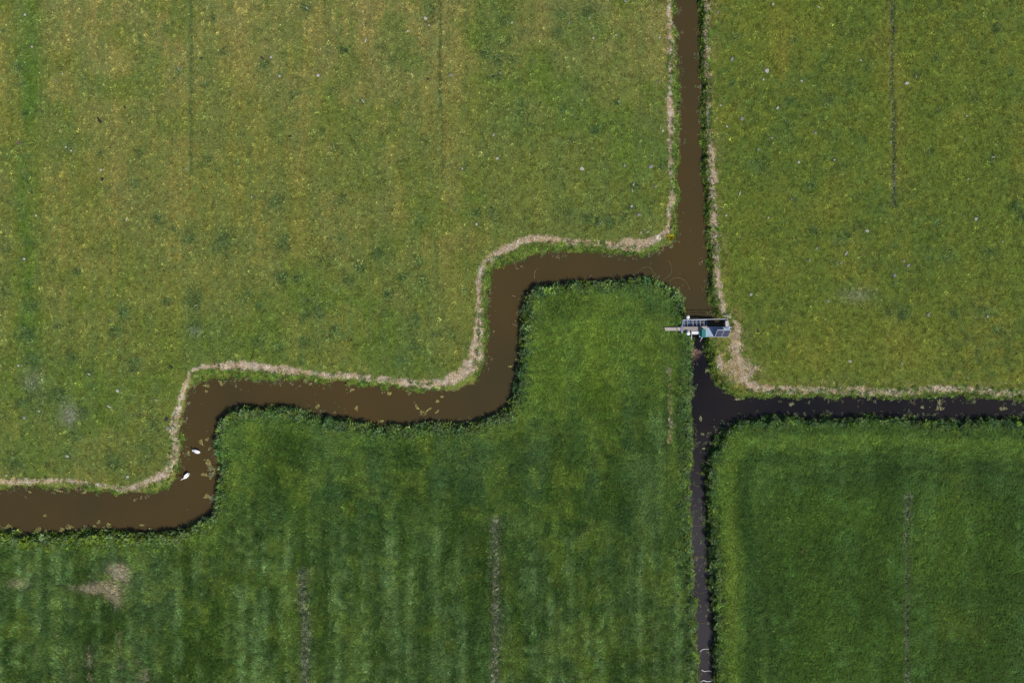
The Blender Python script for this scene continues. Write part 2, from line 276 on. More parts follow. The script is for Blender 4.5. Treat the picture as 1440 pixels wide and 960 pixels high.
    c3 = mixc(c3, lin(40,64,28), .45 * a(1 - r3, .1) * (1 - sstep(60, 130, d * 10)))
    c3 = mixc(c3, lin(84,104,38), np.clip(.45 * blob(x, y, 1340, 800, 40, 160) * a(n2, .2) + .5 * blob(x, y, 1028, 830, 9, 180), 0, .8))
    c = np.where((zone == 0)[..., None], c0, np.where((zone == 1)[..., None], c1, np.where((zone == 2)[..., None], c2, c3)))
    up = zone < 2
    # lush tussocks
    c = mixc(c, lin(62,90,52), np.clip(tuft, 0, 1) * .82 * up)
    # pale worn bank rim, bare earth
    rn = fbm(x / 7., y / 7., 131, 4)
    gap = .5 + 1.0 * fbm(x / 34., y / 34., 421, 3)
    rr = sstep(.34, .70, rim * gap * (.05 + 1.8 * rn))
    rc = mixc(np.broadcast_to(lin(172,152,124), x.shape + (3,)), lin(190,178,170), a(fbm(x / 16., y / 16., 141, 3), .08))
    rc = mixc(rc, lin(112,98,74), .5 * a(fbm(x / 5., y / 5., 151, 2), .12))
    c = mixc(c, rc, rr * .88)
    dry = np.clip(.85 * blob(x, y, 1030, 515, 20, 30) + .7 * blob(x, y, 1058, 522, 18, 18) + .8 * blob(x, y, 1036, 470, 14, 22) + .4 * blob(x, y, 1010, 470, 8, 8) + .35 * np.exp(-((d * 10 - 16) / 10) ** 2) * (zone == 1), 0, 1) * a(rn, .12)
    c = mixc(c, lin(136,124,80), dry * .8)
    c = mixc(c, lin(152,138,124), np.clip(soil, 0, 1) * .7 * (zone == 2))
    # ash-grey patches where fertiliser burnt the sward
    ash = np.clip(.6 * blob(x, y, 97, 583, 12, 16) + .35 * blob(x, y, 46, 535, 14, 14) + .4 * blob(x, y, 275, 466, 8, 6) + .35 * blob(x, y, 1205, 415, 22, 10), 0, 1) * up
    c = mixc(c, lin(118,124,112), ash)
    # furrows grow rough
    c = mixc(c, np.where((zone < 2)[..., None], lin(60,82,46), lin(82,90,68)), np.clip(fur, 0, 1) * .8)
    # earth of the ditch bank and bed
    c = mixc(c, lin(70,58,42), 1 - sstep(-.1, .35, d))
    return c

# ------------------------------------------------------------------ terrain
def axis(lo, hi, step, far):
    core = np.arange(lo, hi + 1e-6, step)
    out = []; s = step; v = hi
    while v < far:
        s *= 1.22; v += s; out.append(v)
    out2 = []; s = step; v = lo
    while v > -far:
        s *= 1.22; v -= s; out2.append(v)
    return np.concatenate([np.array(out2[::-1]), core, np.array(out)]), len(out2)

STEP = 0.2
XLO, XHI, YLO, YHI = -84.0, 84.0, -60.0, 60.0
gx, ox = axis(XLO, XHI, STEP, 2400.0)
gy, oy = axis(YLO, YHI, STEP, 2400.0)
GX, GY = np.meshgrid(gx, gy)              # [j, i]
PX = GX / M_PX + 720.0
PY = 480.0 - GY / M_PX

def water_sd(px, py, poly, z):
    # the shoreline was drawn at water level: bring it to the same world position
    s = (CAM_H - z) / CAM_H
    pts = [(720 + (a - 720) * s, 480 + (b - 480) * s) for a, b in poly]
    d = seg_dist(pts, px, py, True) * M_PX
    return np.where(inside(pts, px, py), -d, d)

wob = (fbm(PX / 9., PY / 9., 201, 3) - .5) * 1.0 + (fbm(PX / 30., PY / 30., 205, 2) - .5) * .5
SD_B = water_sd(PX, PY, BROWN, Z_BROWN)
SD_D = water_sd(PX, PY, DARK, Z_DARK)
near_weir = np.exp(-((PX - 985) / 26) ** 2 - ((PY - 460) / 16) ** 2)
SD_B = SD_B + wob * (1 - near_weir)
SD_D = SD_D + wob * (1 - near_weir)
SD = np.minimum(SD_B, SD_D)
WL = np.where(SD_B < SD_D, Z_BROWN, Z_DARK)
ZONE = zones(PX, PY)
RIM = rim_val(PX, PY)
TUF = tuft_val(PX, PY)
FUR = furrow_val(PX, PY)
SOI = soil_val(PX, PY)

bankw = np.where(ZONE >= 2, .75, 0.95) + (fbm(PX / 25., PY / 25., 211, 2) - .5) * .5
Z = np.where(SD < 0, WL + np.maximum(SD * .8, -.9), WL * (1 - sstep(-.15, 1, SD / bankw)) ) 
Z = np.where(SD < 0, Z, np.maximum(Z, WL))
fade = sstep(.3, 1.5, SD)
Z = Z + fade * ((fbm(PX / 60., PY / 60., 221, 3) - .5) * .16 + (fbm(PX / 6., PY / 6., 231, 3) - .5) * .07)
for (fx, y0, y1, w, dep, s) in FURROWS:
    Z -= fade * dep * np.exp(-((PX - fx) / (w * 1.1)) ** 2) * sstep(y0 - 5, y0 + 3, PY) * (1 - sstep(y1 - 3, y1 + 5, PY))
Z -= .05 * RIM * fade * fbm(PX / 4., PY / 4., 241, 2)
COL = surface_colour(PX, PY, SD, ZONE, RIM, TUF, FUR, SOI)

ny, nx = Z.shape
def grid_mesh(name, X, Y, Zz, keep=None):
    h, w = X.shape
    v = np.stack([X, Y, Zz], -1).reshape(-1, 3).astype(np.float32)
    idx = np.arange(h * w).reshape(h, w)
    q = np.stack([idx[:-1, :-1], idx[:-1, 1:], idx[1:, 1:], idx[1:, :-1]], -1)
    q = q[keep] if keep is not None else q.reshape(-1, 4)
    q = q.reshape(-1, 4)
    if keep is not None:
        used = np.unique(q); m = np.full(len(v), -1); m[used] = np.arange(len(used)); v = v[used]; q = m[q]
    me = bpy.data.meshes.new(name)
    me.vertices.add(len(v)); me.vertices.foreach_set('co', v.ravel())
    me.loops.add(q.size); me.loops.foreach_set('vertex_index', q.ravel().astype(np.int32))
    me.polygons.add(len(q)); me.polygons.foreach_set('loop_start', np.arange(0, q.size, 4, dtype=np.int32))
    me.polygons.foreach_set('loop_total', np.full(len(q), 4, np.int32))
    me.polygons.foreach_set('use_smooth', np.ones(len(q), bool))
    me.update(); me.validate()
    return me

def link(name, me, mat=None, parent=None):
    o = bpy.data.objects.new(name, me); C.objects.link(o)
    if mat is not None and not me.materials: me.materials.append(mat)
    if parent is not None: o.parent = parent
    return o

def tag(o, label=None, cat=None, group=None, kind=None):
    if label: o['label'] = label
    if cat: o['category'] = cat
    if group: o['group'] = group
    if kind: o['kind'] = kind
    return o

def samp(A, x, y):
    """bilinear lookup of a grid field at world points inside the fine grid"""
    fx = np.clip((np.asarray(x) - XLO) / STEP, 0, (XHI - XLO) / STEP - 1.001) + ox
    fy = np.clip((np.asarray(y) - YLO) / STEP, 0, (YHI - YLO) / STEP - 1.001) + oy
    i = fx.astype(int); j = fy.astype(int); u = fx - i; v = fy - j
    if A.ndim == 3: u = u[..., None]; v = v[..., None]
    return (A[j, i] * (1 - u) + A[j, i + 1] * u) * (1 - v) + (A[j + 1, i] * (1 - u) + A[j + 1, i + 1] * u) * v

def gz(x, y): return float(samp(Z, np.array([x]), np.array([y]))[0])

# ------------------------------------------------------------------ materials
def new_mat(name):
    m = bpy.data.materials.new(name); m.use_nodes = True
    return m, m.node_tree.nodes, m.node_tree.links, m.node_tree.nodes['Principled BSDF']

def simple(name, col, rough=.6, metal=0, nscale=8, namp=.25, bump=.0, spec=.4):
    m, N, L, P = new_mat(name)
    tc = N.new('ShaderNodeTexCoord'); no = N.new('ShaderNodeTexNoise')
    no.inputs['Scale'].default_value = nscale; no.inputs['Detail'].default_value = 5
    L.new(tc.outputs['Object'], no.inputs['Vector'])
    rp = N.new('ShaderNodeMapRange'); rp.inputs[3].default_value = 1 - namp; rp.inputs[4].default_value = 1 + namp
    rp.inputs[1].default_value = .3; rp.inputs[2].default_value = .7
    L.new(no.outputs['Fac'], rp.inputs[0])
    mu = N.new('ShaderNodeVectorMath'); mu.operation = 'SCALE'; mu.inputs[0].default_value = col
    L.new(rp.outputs[0], mu.inputs['Scale']); L.new(mu.outputs[0], P.inputs['Base Color'])
    P.inputs['Roughness'].default_value = rough; P.inputs['Metallic'].default_value = metal
    P.inputs['Specular IOR Level'].default_value = spec
    if bump:
        b = N.new('ShaderNodeBump'); b.inputs['Strength'].default_value = bump; b.inputs['Distance'].default_value = .02
        L.new(no.outputs['Fac'], b.inputs['Height']); L.new(b.outputs[0], P.inputs['Normal'])
    return m

def ground_mat():
    m, N, L, P = new_mat('turf_soil')
    at = N.new('ShaderNodeAttribute'); at.attribute_name = 'surface'
    geo = N.new('ShaderNodeNewGeometry')
    n1 = N.new('ShaderNodeTexNoise'); n1.inputs['Scale'].default_value = 4.0; n1.inputs['Detail'].default_value = 6; n1.inputs['Roughness'].default_value = .75
    n2 = N.new('ShaderNodeTexNoise'); n2.inputs['Scale'].default_value = 13.0; n2.inputs['Detail'].default_value = 3
    for n in (n1, n2): L.new(geo.outputs['Position'], n.inputs['Vector'])
    r1 = N.new('ShaderNodeMapRange'); r1.inputs[1].default_value = .3; r1.inputs[2].default_value = .7; r1.inputs[3].default_value = .62; r1.inputs[4].default_value = 1.38
    L.new(n1.outputs['Fac'], r1.inputs[0])
    sc = N.new('ShaderNodeVectorMath'); sc.operation = 'SCALE'
    L.new(at.outputs['Color'], sc.inputs[0]); L.new(r1.outputs[0], sc.inputs['Scale'])
    L.new(sc.outputs[0], P.inputs['Base Color'])
    P.inputs['Roughness'].default_value = .9; P.inputs['Specular IOR Level'].default_value = .15
    b = N.new('ShaderNodeBump'); b.inputs['Strength'].default_value = .6; b.inputs['Distance'].default_value = .06
    L.new(n2.outputs['Fac'], b.inputs['Height']); L.new(b.outputs[0], P.inputs['Normal'])
    return m

def leaf_mat(name, trans=.25, rough=.55, spec=.3, attr=True, col=(.1,.15,.04)):
    m, N, L, P = new_mat(name)
    if attr:
        at = N.new('ShaderNodeAttribute'); at.attribute_type = 'INSTANCER'; at.attribute_name = 'tint'
        src = at.outputs['Color']
    else:
        rgb = N.new('ShaderNodeRGB'); rgb.outputs[0].default_value = (*col, 1); src = rgb.outputs[0]
    geo = N.new('ShaderNodeNewGeometry')
    rp = N.new('ShaderNodeMapRange'); rp.inputs[3].default_value = .42; rp.inputs[4].default_value = 1.58
    L.new(geo.outputs['Random Per Island'], rp.inputs[0])
    sc = N.new('ShaderNodeVectorMath'); sc.operation = 'SCALE'
    L.new(src, sc.inputs[0]); L.new(rp.outputs[0], sc.inputs['Scale'])
    L.new(sc.outputs[0], P.inputs['Base Color'])
    P.inputs['Roughness'].default_value = rough; P.inputs['Specular IOR Level'].default_value = spec
    tr = N.new('ShaderNodeBsdfTranslucent'); L.new(sc.outputs[0], tr.inputs['Color'])
    mx = N.new('ShaderNodeMixShader'); mx.inputs[0].default_value = trans
    L.new(P.outputs[0], mx.inputs[1]); L.new(tr.outputs[0], mx.inputs[2])
    L.new(mx.outputs[0], N['Material Output'].inputs['Surface'])
    return m

def water_mat(name, c1, c2, scale, sky_sheen=None):
    m, N, L, P = new_mat(name)
    geo = N.new('ShaderNodeNewGeometry')
    n = N.new('ShaderNodeTexNoise'); n.inputs['Scale'].default_value = scale; n.inputs['Detail'].default_value = 4
    L.new(geo.outputs['Position'], n.inputs['Vector'])
    r = N.new('ShaderNodeMapRange'); r.inputs[1].default_value = .35; r.inputs[2].default_value = .65
    L.new(n.outputs['Fac'], r.inputs[0])
    mx = N.new('ShaderNodeMix'); mx.data_type = 'RGBA'
    mx.inputs[6].default_value = (*c1, 1); mx.inputs[7].default_value = (*c2, 1)
    L.new(r.outputs[0], mx.inputs[0]); L.new(mx.outputs[2], P.inputs['Base Color'])
    if sky_sheen:                                # sky reflection painted into the colour, paler further down the ditch
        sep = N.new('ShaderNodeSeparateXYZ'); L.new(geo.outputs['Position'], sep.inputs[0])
        mr = N.new('ShaderNodeMapRange'); mr.inputs[1].default_value = sky_sheen[1]; mr.inputs[2].default_value = sky_sheen[2]
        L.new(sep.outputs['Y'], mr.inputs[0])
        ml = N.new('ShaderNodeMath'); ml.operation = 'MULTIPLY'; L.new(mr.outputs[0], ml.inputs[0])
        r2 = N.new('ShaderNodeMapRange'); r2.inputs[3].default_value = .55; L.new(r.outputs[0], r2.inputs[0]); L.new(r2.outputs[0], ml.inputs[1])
        m2 = N.new('ShaderNodeMix'); m2.data_type = 'RGBA'; m2.inputs[7].default_value = (*sky_sheen[0], 1)
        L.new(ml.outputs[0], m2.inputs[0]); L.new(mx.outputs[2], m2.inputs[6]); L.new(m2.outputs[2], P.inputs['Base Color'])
    P.inputs['Roughness'].default_value = .06; P.inputs['IOR'].default_value = 1.333
    w = N.new('ShaderNodeTexNoise'); w.inputs['Scale'].default_value = 2.2; w.inputs['Detail'].default_value = 2
    L.new(geo.outputs['Position'], w.inputs['Vector'])
    b = N.new('ShaderNodeBump'); b.inputs['Strength'].default_value = .05; b.inputs['Distance'].default_value = .05
    L.new(w.outputs['Fac'], b.inputs['Height']); L.new(b.outputs[0], P.inputs['Normal'])
    return m

M_GROUND = ground_mat()
M_GRASS = leaf_mat('grass_blades', .18, .6, .14)
M_LEAF = leaf_mat('bank_leaves', .18, .5, .25)
M_STRAW = leaf_mat('dead_straw', .1, .7, .2)
M_BROWN = water_mat('silty_water', tuple(lin(73,59,33)), tuple(lin(62,55,34)), .06)
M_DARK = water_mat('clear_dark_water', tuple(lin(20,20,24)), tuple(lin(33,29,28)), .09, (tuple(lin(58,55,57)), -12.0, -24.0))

# ------------------------------------------------------------------ the setting
me = grid_mesh('ground', GX, GY, Z)
ca = me.attributes.new('surface', 'FLOAT_COLOR', 'POINT')
ca.data.foreach_set('color', np.concatenate([COL, np.ones(COL.shape[:2] + (1,))], -1).astype(np.float32).ravel())
ground = tag(link('ground', me, M_GROUND), kind='structure')

def water_sheet(sd, z, mat, extra=None):
    s = 2
    X, Y, S = GX[::s, ::s], GY[::s, ::s], sd[::s, ::s]
    mn = np.minimum.reduce([S[:-1, :-1], S[:-1, 1:], S[1:, 1:], S[1:, :-1]])
    keep = mn < .45
    if extra is not None: keep &= extra((X[:-1, :-1] + X[1:, 1:]) / 2, (Y[:-1, :-1] + Y[1:, 1:]) / 2)
    return tag(link('ditch_water', grid_mesh('ditch_water', X, Y, np.full(X.shape, z), keep), mat), kind='structure')

y_wall = wy(459.0)
water_sheet(SD_B, Z_BROWN, M_BROWN, lambda x, y: (y > y_wall - .1) | (x < wx(950)))
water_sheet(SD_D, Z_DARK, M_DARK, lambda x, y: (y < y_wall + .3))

# ------------------------------------------------------------------ vegetation kit (one blade clump, copied over the land by geometry nodes)
def blade_mesh(name, n, rad, length, height, width, mat, seed, lean=0.0, segs=2, droop=.5, leafy=False):
    rnd = random.Random(seed)
    V = []; F = []
    for k in range(n):
        a = rnd.uniform(0, 2 * math.pi)
        r0 = rad * math.sqrt(rnd.random())
        bx, by = r0 * math.cos(a), r0 * math.sin(a)
        da = a + rnd.uniform(-1.0, 1.0)
        dx, dy = math.cos(da) + lean * 2.2, math.sin(da)
        q = math.hypot(dx, dy) or 1; dx /= q; dy /= q
        L = length * rnd.uniform(.5, 1.15); H = height * rnd.uniform(.55, 1.15); w = width * rnd.uniform(.7, 1.25)
        sx, sy = -dy, dx
        tw = rnd.uniform(-.5, .5)
        i0 = len(V)
        for s in range(segs + 1):
            t = s / segs
            px_, py_ = bx + dx * L * t ** 1.3, by + dy * L * t ** 1.3
            pz = H * (t - droop * t * t) / (1 - droop * .5)
            ww = w * (math.sin(math.pi * (.12 + .84 * t)) if leafy else (1 - .85 * t))
            V.append((px_ - sx * ww, py_ - sy * ww, pz - tw * ww)); V.append((px_ + sx * ww, py_ + sy * ww, pz + tw * ww))
        for s in range(segs):
            b = i0 + 2 * s
            F.append((b, b + 1, b + 3, b + 2))
    me = bpy.data.meshes.new(name); me.from_pydata(V, [], F); me.update()
    me.materials.append(mat)
    return bpy.data.objects.new(name, me)

def scatter(name, label, cat, pts, scale, rotz, tint, kit, tilt=.12):
    """points -> one geometry-nodes object that plants the kit's clumps"""
    n = len(pts)
    me = bpy.data.meshes.new(name)
    me.vertices.add(n); me.vertices.foreach_set('co', np.asarray(pts, np.float32).ravel())
    a = me.attributes.new('scl', 'FLOAT', 'POINT'); a.data.foreach_set('value', np.asarray(scale, np.float32))
    rot = np.stack([RNG.normal(0, tilt, n), RNG.normal(0, tilt, n), rotz], -1).astype(np.float32)
    a = me.attributes.new('rot', 'FLOAT_VECTOR', 'POINT'); a.data.foreach_set('vector', rot.ravel())
    a = me.attributes.new('tint', 'FLOAT_COLOR', 'POINT'); a.data.foreach_set('color', np.concatenate([tint, np.ones((n, 1))], -1).astype(np.float32).ravel())
    a = me.attributes.new('pick', 'INT', 'POINT'); a.data.foreach_set('value', RNG.integers(0, len(kit), n).astype(np.int32))
    o = tag(link(name, me), label, cat, kind='stuff')
    col = bpy.data.collections.new(name + '_kit')
    for k in kit: col.objects.link(k)
    ng = bpy.data.node_groups.new(name, 'GeometryNodeTree')
    ng.interface.new_socket('Geometry', in_out='INPUT', socket_type='NodeSocketGeometry')
    ng.interface.new_socket('Geometry', in_out='OUTPUT', socket_type='NodeSocketGeometry')
    N, L = ng.nodes, ng.links
    gi = N.new('NodeGroupInput'); go = N.new('NodeGroupOutput')
    ci = N.new('GeometryNodeCollectionInfo'); ci.inputs['Collection'].default_value = col
    ci.inputs['Separate Children'].default_value = True; ci.inputs['Reset Children'].default_value = True
    ip = N.new('GeometryNodeInstanceOnPoints'); ip.inputs['Pick Instance'].default_value = True
    def named(nm, t):
        nd = N.new('GeometryNodeInputNamedAttribute'); nd.data_type = t; nd.inputs['Name'].default_value = nm
        return nd.outputs[0]
    L.new(gi.outputs[0], ip.inputs['Points']); L.new(ci.outputs[0], ip.inputs['Instance'])
    L.new(named('pick', 'INT'), ip.inputs['Instance Index']); L.new(named('rot', 'FLOAT_VECTOR'), ip.inputs['Rotation'])
    L.new(named('scl', 'FLOAT'), ip.inputs['Scale']); L.new(ip.outputs[0], go.inputs[0])
    md = o.modifiers.new('plant', 'NODES'); md.node_group = ng
    return o

def rand_pts(n, x0=-82.0, x1=82.0, y0=-57.5, y1=57.5):
    return RNG.uniform(x0, x1, n), RNG.uniform(y0, y1, n)

def local(x, y):
    px, py = x / M_PX + 720, 480 - y / M_PX
    return px, py, samp(SD, x, y), zones(px, py)

def jitter(col, amt, hue=.08):
    n = len(col)
    v = np.exp(RNG.normal(0, amt, n))[:, None]
    h = 1 + RNG.normal(0, hue, (n, 3))
    return np.clip(col * v * h, .004, .9)

kit_short = [blade_mesh('short_%d' % i, 13, .20, .20, .10, .026, M_GRASS, 100 + i, .15) for i in range(4)]
kit_long = [blade_mesh('long_%d' % i, 14, .24, .36, .27, .024, M_GRASS, 200 + i, .55, 3) for i in range(4)]
kit_tuss = [blade_mesh('tuss_%d' % i, 18, .16, .28, .26, .028, M_GRASS, 300 + i, .1, 3) for i in range(3)]
kit_reed = [blade_mesh('reed_%d' % i, 18, .16, .36, .80, .030, M_LEAF, 400 + i, .0, 3, .55, True) for i in range(4)]
kit_herb = [blade_mesh('herb_%d' % i, 20, .18, .24, .28, .026, M_LEAF, 500 + i, .0, 3, .7, True) for i in range(4)]
kit_straw = [blade_mesh('straw_%d' % i, 16, .22, .34, .07, .012, M_STRAW, 600 + i, .3, 2, .8) for i in range(4)]
kit_shoot = [blade_mesh('shoot_%d' % i, 8, .12, .26, .35, .024, M_LEAF, 700 + i, .2, 3, .7, True) for i in range(4)]
kit_float = [blade_mesh('float_%d' % i, 3, .10, .10, .012, .045, M_LEAF, 800 + i, .0, 2, .9, True) for i in range(4)]

# --- short grazed sward
x, y = rand_pts(250000)
px, py, d, zn = local(x, y)
rim = samp(RIM, x, y)
k = (zn < 2) & (d > .25) & (RNG.random(len(x)) > .85 * sstep(.25, .6, rim))
x, y, px, py, d = x[k], y[k], px[k], py[k], d[k]
col = samp(COL, x, y); tv = samp(TUF, x, y)
sc = RNG.uniform(.6, 1.2, len(x)) * (1 + .4 * tv)
spk = RNG.random(len(x)) < .03 + .05 * sstep(.45, .7, fbm(px / 50., py / 50., 401, 3))
col = np.where(spk[:, None], .5 * col + .5 * lin(162,162,112), col); sc = np.where(spk, sc * .5, sc)
scatter('pasture_grass', 'short grazed olive grass of the two pastures', 'grass', np.stack([x, y, samp(Z, x, y)], -1), sc, RNG.uniform(0, 6.28, len(x)), jitter(col * np.array([1.38, 1.23, 1.28]), .46, .045), kit_short)

# --- tall hay grass, combed by the wind
x, y = rand_pts(310000, y1=12)
px, py, d, zn = local(x, y)
k = (zn >= 2) & (RNG.random(len(x)) < sstep(.6, 2.0, d)) & (RNG.random(len(x)) > sstep(.1, .8, samp(SOI, x, y)) * .78) & (RNG.random(len(x)) > .9 * sstep(.2, .6, samp(FUR, x, y))) & ~((px > 931) & (px < 962) & (py > 457.5) & (py < 467))
x, y, px, py, d = x[k], y[k], px[k], py[k], d[k]
ang = 1.57 + (fbm(px / 38., py / 80., 301, 3) - .5) * 5.5 + RNG.normal(0, .5, len(x))
sc = RNG.uniform(.65, 1.2, len(x)) * (.75 + .6 * fbm(px / 22., py / 22., 311, 3))
scatter('hay_grass', 'tall wind combed dark green grass of the two hay meadows', 'grass', np.stack([x, y, samp(Z, x, y)], -1), sc, ang, jitter(samp(COL, x, y) * np.array([1.66, 1.55, 1.42]) * np.where(zones(px, py) == 3, 1.30, 1.0)[:, None], .30, .05), kit_long)

# --- lush tussocks round old pats
x, y = rand_pts(400000)
px, py, d, zn = local(x, y)
tv = samp(TUF, x, y)
k = (zn < 2) & (d > .5) & (RNG.random(len(x)) < sstep(.3, .9, tv) * .42)
x, y = x[k], y[k]
scatter('tussock_grass', 'dark lush tussock grass dotting the grazed pastures', 'grass', np.stack([x, y, samp(Z, x, y)], -1), RNG.uniform(.45, .85, len(x)), RNG.uniform(0, 6.28, len(x)), jitter(samp(COL, x, y) * 1.15, .3), kit_tuss)

# --- bank vegetation
def band(n, lo, hi, cond):
    xs, ys = [], []
    x, y = rand_pts(n)
    px, py, d, zn = local(x, y)
    k = (d > lo) & (d < hi) & cond(px, py, d, zn)
    return x[k], y[k], px[k], py[k], d[k], zn[k]

off_weir = lambda px, py: ~((px > 932) & (px < 960) & (py > 457.5) & (py < 467)) & ~((px > 955) & (px < 1030) & (py > 444) & (py < 476))
x, y, px, py, d, zn = band(600000, -.35, 2.2, lambda px, py, d, zn: (zn >= 2) & ((d > .1) | (px < 960)) & off_weir(px, py) & (RNG.random(len(px)) < np.clip(1.2 - .48 * d, 0, 1) * (.5 + .9 * fbm(px / 20., py / 20., 321, 3)) * (.06 + .94 * sstep(.44, .56, fbm(px / 4.5, py / 4.5, 325, 2)))))
pal = np.array([lin(98,130,58), lin(80,114,66), lin(118,142,58), lin(74,106,62)])
sel = np.clip((fbm(px / 18., py / 18., 331, 3) * 6 - 1).astype(int), 0, 3)
col = pal[sel]
yl = (px < 320) & (py > 735)
col = np.where(yl[:, None], lin(118,144,50), col)
tip = d < 1.6
col = np.where((tip & (RNG.random(len(x)) < .36))[:, None], lin(116,140,90), col)
scatter('bank_reeds', 'dense leafy reeds and herbs along the hay meadow banks', 'reeds', np.stack([x, y, np.maximum(samp(Z, x, y), samp(WL, x, y) - .15)], -1), RNG.uniform(.5, 1.15, len(x)) * (.72 + .45 * (d < .9)) * np.where((py > 470) & (px > 960), .72, 1.0), RNG.uniform(0, 6.28, len(x)), jitter(col, .36, .06), kit_reed, .25)

x, y, px, py, d, zn = band(700000, -.15, 1.25, lambda px, py, d, zn: (zn < 2) & off_weir(px, py) & (RNG.random(len(px)) < np.clip(1.2 - .75 * d, 0, 1) * sstep(.25, .6, fbm(px / 26., py / 26., 341, 3) + .12 * (px > 984) + .35 * blob(px, py, 310, 522, 60, 12) + .35 * blob(px, py, 715, 365, 45, 25) + .2 * blob(px, py, 690, 395, 12, 30) - .3 * blob(px, py, 660, 520, 25, 40))))
col = np.array([lin(96,128,44), lin(118,140,52), lin(74,104,46)])[RNG.integers(0, 3, len(x))]
scatter('bank_herbs', 'low bright green herbs fringing the grazed banks', 'herbs', np.stack([x, y, np.maximum(samp(Z, x, y), samp(WL, x, y))], -1), RNG.uniform(.4, .95, len(x)), RNG.uniform(0, 6.28, len(x)), jitter(col, .42, .08), kit_herb, .25)

# --- straw on the worn rims and bare patches
x, y = rand_pts(800000)
px, py, d, zn = local(x, y)
rv = samp(RIM, x, y) * (.5 + 1.0 * fbm(px / 34., py / 34., 421, 3)) * (.05 + 1.8 * fbm(px / 7., py / 7., 131, 4)) + .62 * np.clip(blob(px, py, 1032, 515, 22, 32) + .8 * blob(px, py, 1058, 522, 18, 16) + .8 * blob(px, py, 1036, 468, 13, 20), 0, 1) * (.4 + 1.1 * fbm(px / 9., py / 9., 471, 3))
k = (d > .15) & off_weir(px, py) & (RNG.random(len(x)) < sstep(.32, .8, rv) * .75) & (zn != 3)
x, y, px, py = x[k], y[k], px[k], py[k]
col = np.array([lin(212,192,154), lin(184,160,128), lin(222,210,196), lin(150,128,98)])[RNG.integers(0, 4, len(x))]
rx = RNG.uniform(0, 6.28, len(x))
scatter('rim_straw', 'pale dead straw lying on the worn bank rims', 'straw', np.stack([x, y, samp(Z, x, y) + .01], -1), RNG.uniform(.5, 1.2, len(x)), rx, jitter(col, .18, .03), kit_straw)

# --- rough weeds in the drainage furrows
x, y = rand_pts(900000)
px, py, d, zn = local(x, y)
fv = samp(FUR, x, y)
k = (d > .5) & (RNG.random(len(x)) < fv * .5) & ((zn >= 2) | (px > 1200))
x, y, px, py, zn = x[k], y[k], px[k], py[k], zn[k]
col = np.where((RNG.random(len(x)) < .5)[:, None], lin(136,144,112), lin(76,96,62))
col = np.where((RNG.random(len(x)) < .10)[:, None] * (zn >= 2)[:, None], lin(160,150,126), col)
scatter('furrow_weeds', 'rough grey green weeds filling the shallow drainage furrows', 'weeds', np.stack([x, y, samp(Z, x, y)], -1), RNG.uniform(.35, .8, len(x)) * np.where(zn >= 2, 1.25, 1.0), RNG.uniform(0, 6.28, len(x)), jitter(col, .5, .06), kit_herb, .3)

# --- shoots standing in the shallows, specks afloat
x, y, px, py, d, zn = band(1500000, -1.0, -.05, lambda px, py, d, zn: off_weir(px, py) & (RNG.random(len(px)) < (.62 * np.exp(d * 2.4) * np.where(zn >= 2, 1, .3) + .018 * (px > 960) * (py > 480)) * sstep(.36, .66, fbm(px / 24., py / 24., 351, 3))))
col = np.array([lin(132,142,104), lin(98,122,78), lin(146,138,108)])[RNG.integers(0, 3, len(x))]
scatter('water_shoots', 'sparse grey green shoots standing in the ditch shallows', 'reeds', np.stack([x, y, samp(WL, x, y) - .05], -1), RNG.uniform(.5, 1.0, len(x)), RNG.uniform(0, 6.28, len(x)), jitter(col, .25, .06), kit_shoot, .3)

x, y, px, py, d, zn = band(900000, -2.6, -.1, lambda px, py, d, zn: off_weir(px, py) & (RNG.random(len(px)) < .05 * np.exp(d * 1.4) * sstep(.5, .75, fbm(px / 30., py / 30., 361, 3)) * np.where((px > 960) & (py > 460), .5, 1) + .0008))
col = np.array([lin(128,120,82), lin(108,104,76), lin(150,142,114)])[RNG.integers(0, 3, len(x))]
scatter('floating_specks', 'small pale leaves and specks afloat on the ditches', 'debris', np.stack([x, y, samp(WL, x, y) + .006], -1), RNG.uniform(.4, 1.2, len(x)), RNG.uniform(0, 6.28, len(x)), jitter(col, .2, .05), kit_float, .01)

# ------------------------------------------------------------------ things: mesh kit
def bm_obj(name, bm, mat, parent=None, smooth=False):
    me = bpy.data.meshes.new(name); bm.to_mesh(me); bm.free()
    if smooth:
        for p in me.polygons: p.use_smooth = True
    return link(name, me, mat, parent)

def add_box(bm, x0, x1, y0, y1, z0, z1, bev=0.0):
    r = bmesh.ops.create_cube(bm, size=1.0)
    vs = r['verts']
    for v in vs:
        v.co.x = (x0 + x1) / 2 + v.co.x * (x1 - x0); v.co.y = (y0 + y1) / 2 + v.co.y * (y1 - y0); v.co.z = (z0 + z1) / 2 + v.co.z * (z1 - z0)
    if bev:
        es = list({e for v in vs for e in v.link_edges})
        bmesh.ops.bevel(bm, geom=es, offset=bev, segments=1, affect='EDGES')
    return vs

def add_tube(bm, pts, r, seg=8):
    pts = [Vector(p) for p in pts]
    rings = []
    for i, p in enumerate(pts):
        t = (pts[min(i + 1, len(pts) - 1)] - pts[max(i - 1, 0)]).normalized()
        u = t.cross(Vector((0, 0, 1)) if abs(t.z) < .9 else Vector((1, 0, 0))).normalized(); v = t.cross(u)
        rr = r[i] if isinstance(r, (list, tuple)) else r
        rings.append([bm.verts.new(p + (u * math.cos(a) + v * math.sin(a)) * rr) for a in [2 * math.pi * k / seg for k in range(seg)]])
    for a, b in zip(rings[:-1], rings[1:]):
        for k in range(seg): bm.faces.new((a[k], a[(k + 1) % seg], b[(k + 1) % seg], b[k]))
    bm.faces.new(rings[0][::-1]); bm.faces.new(rings[-1])

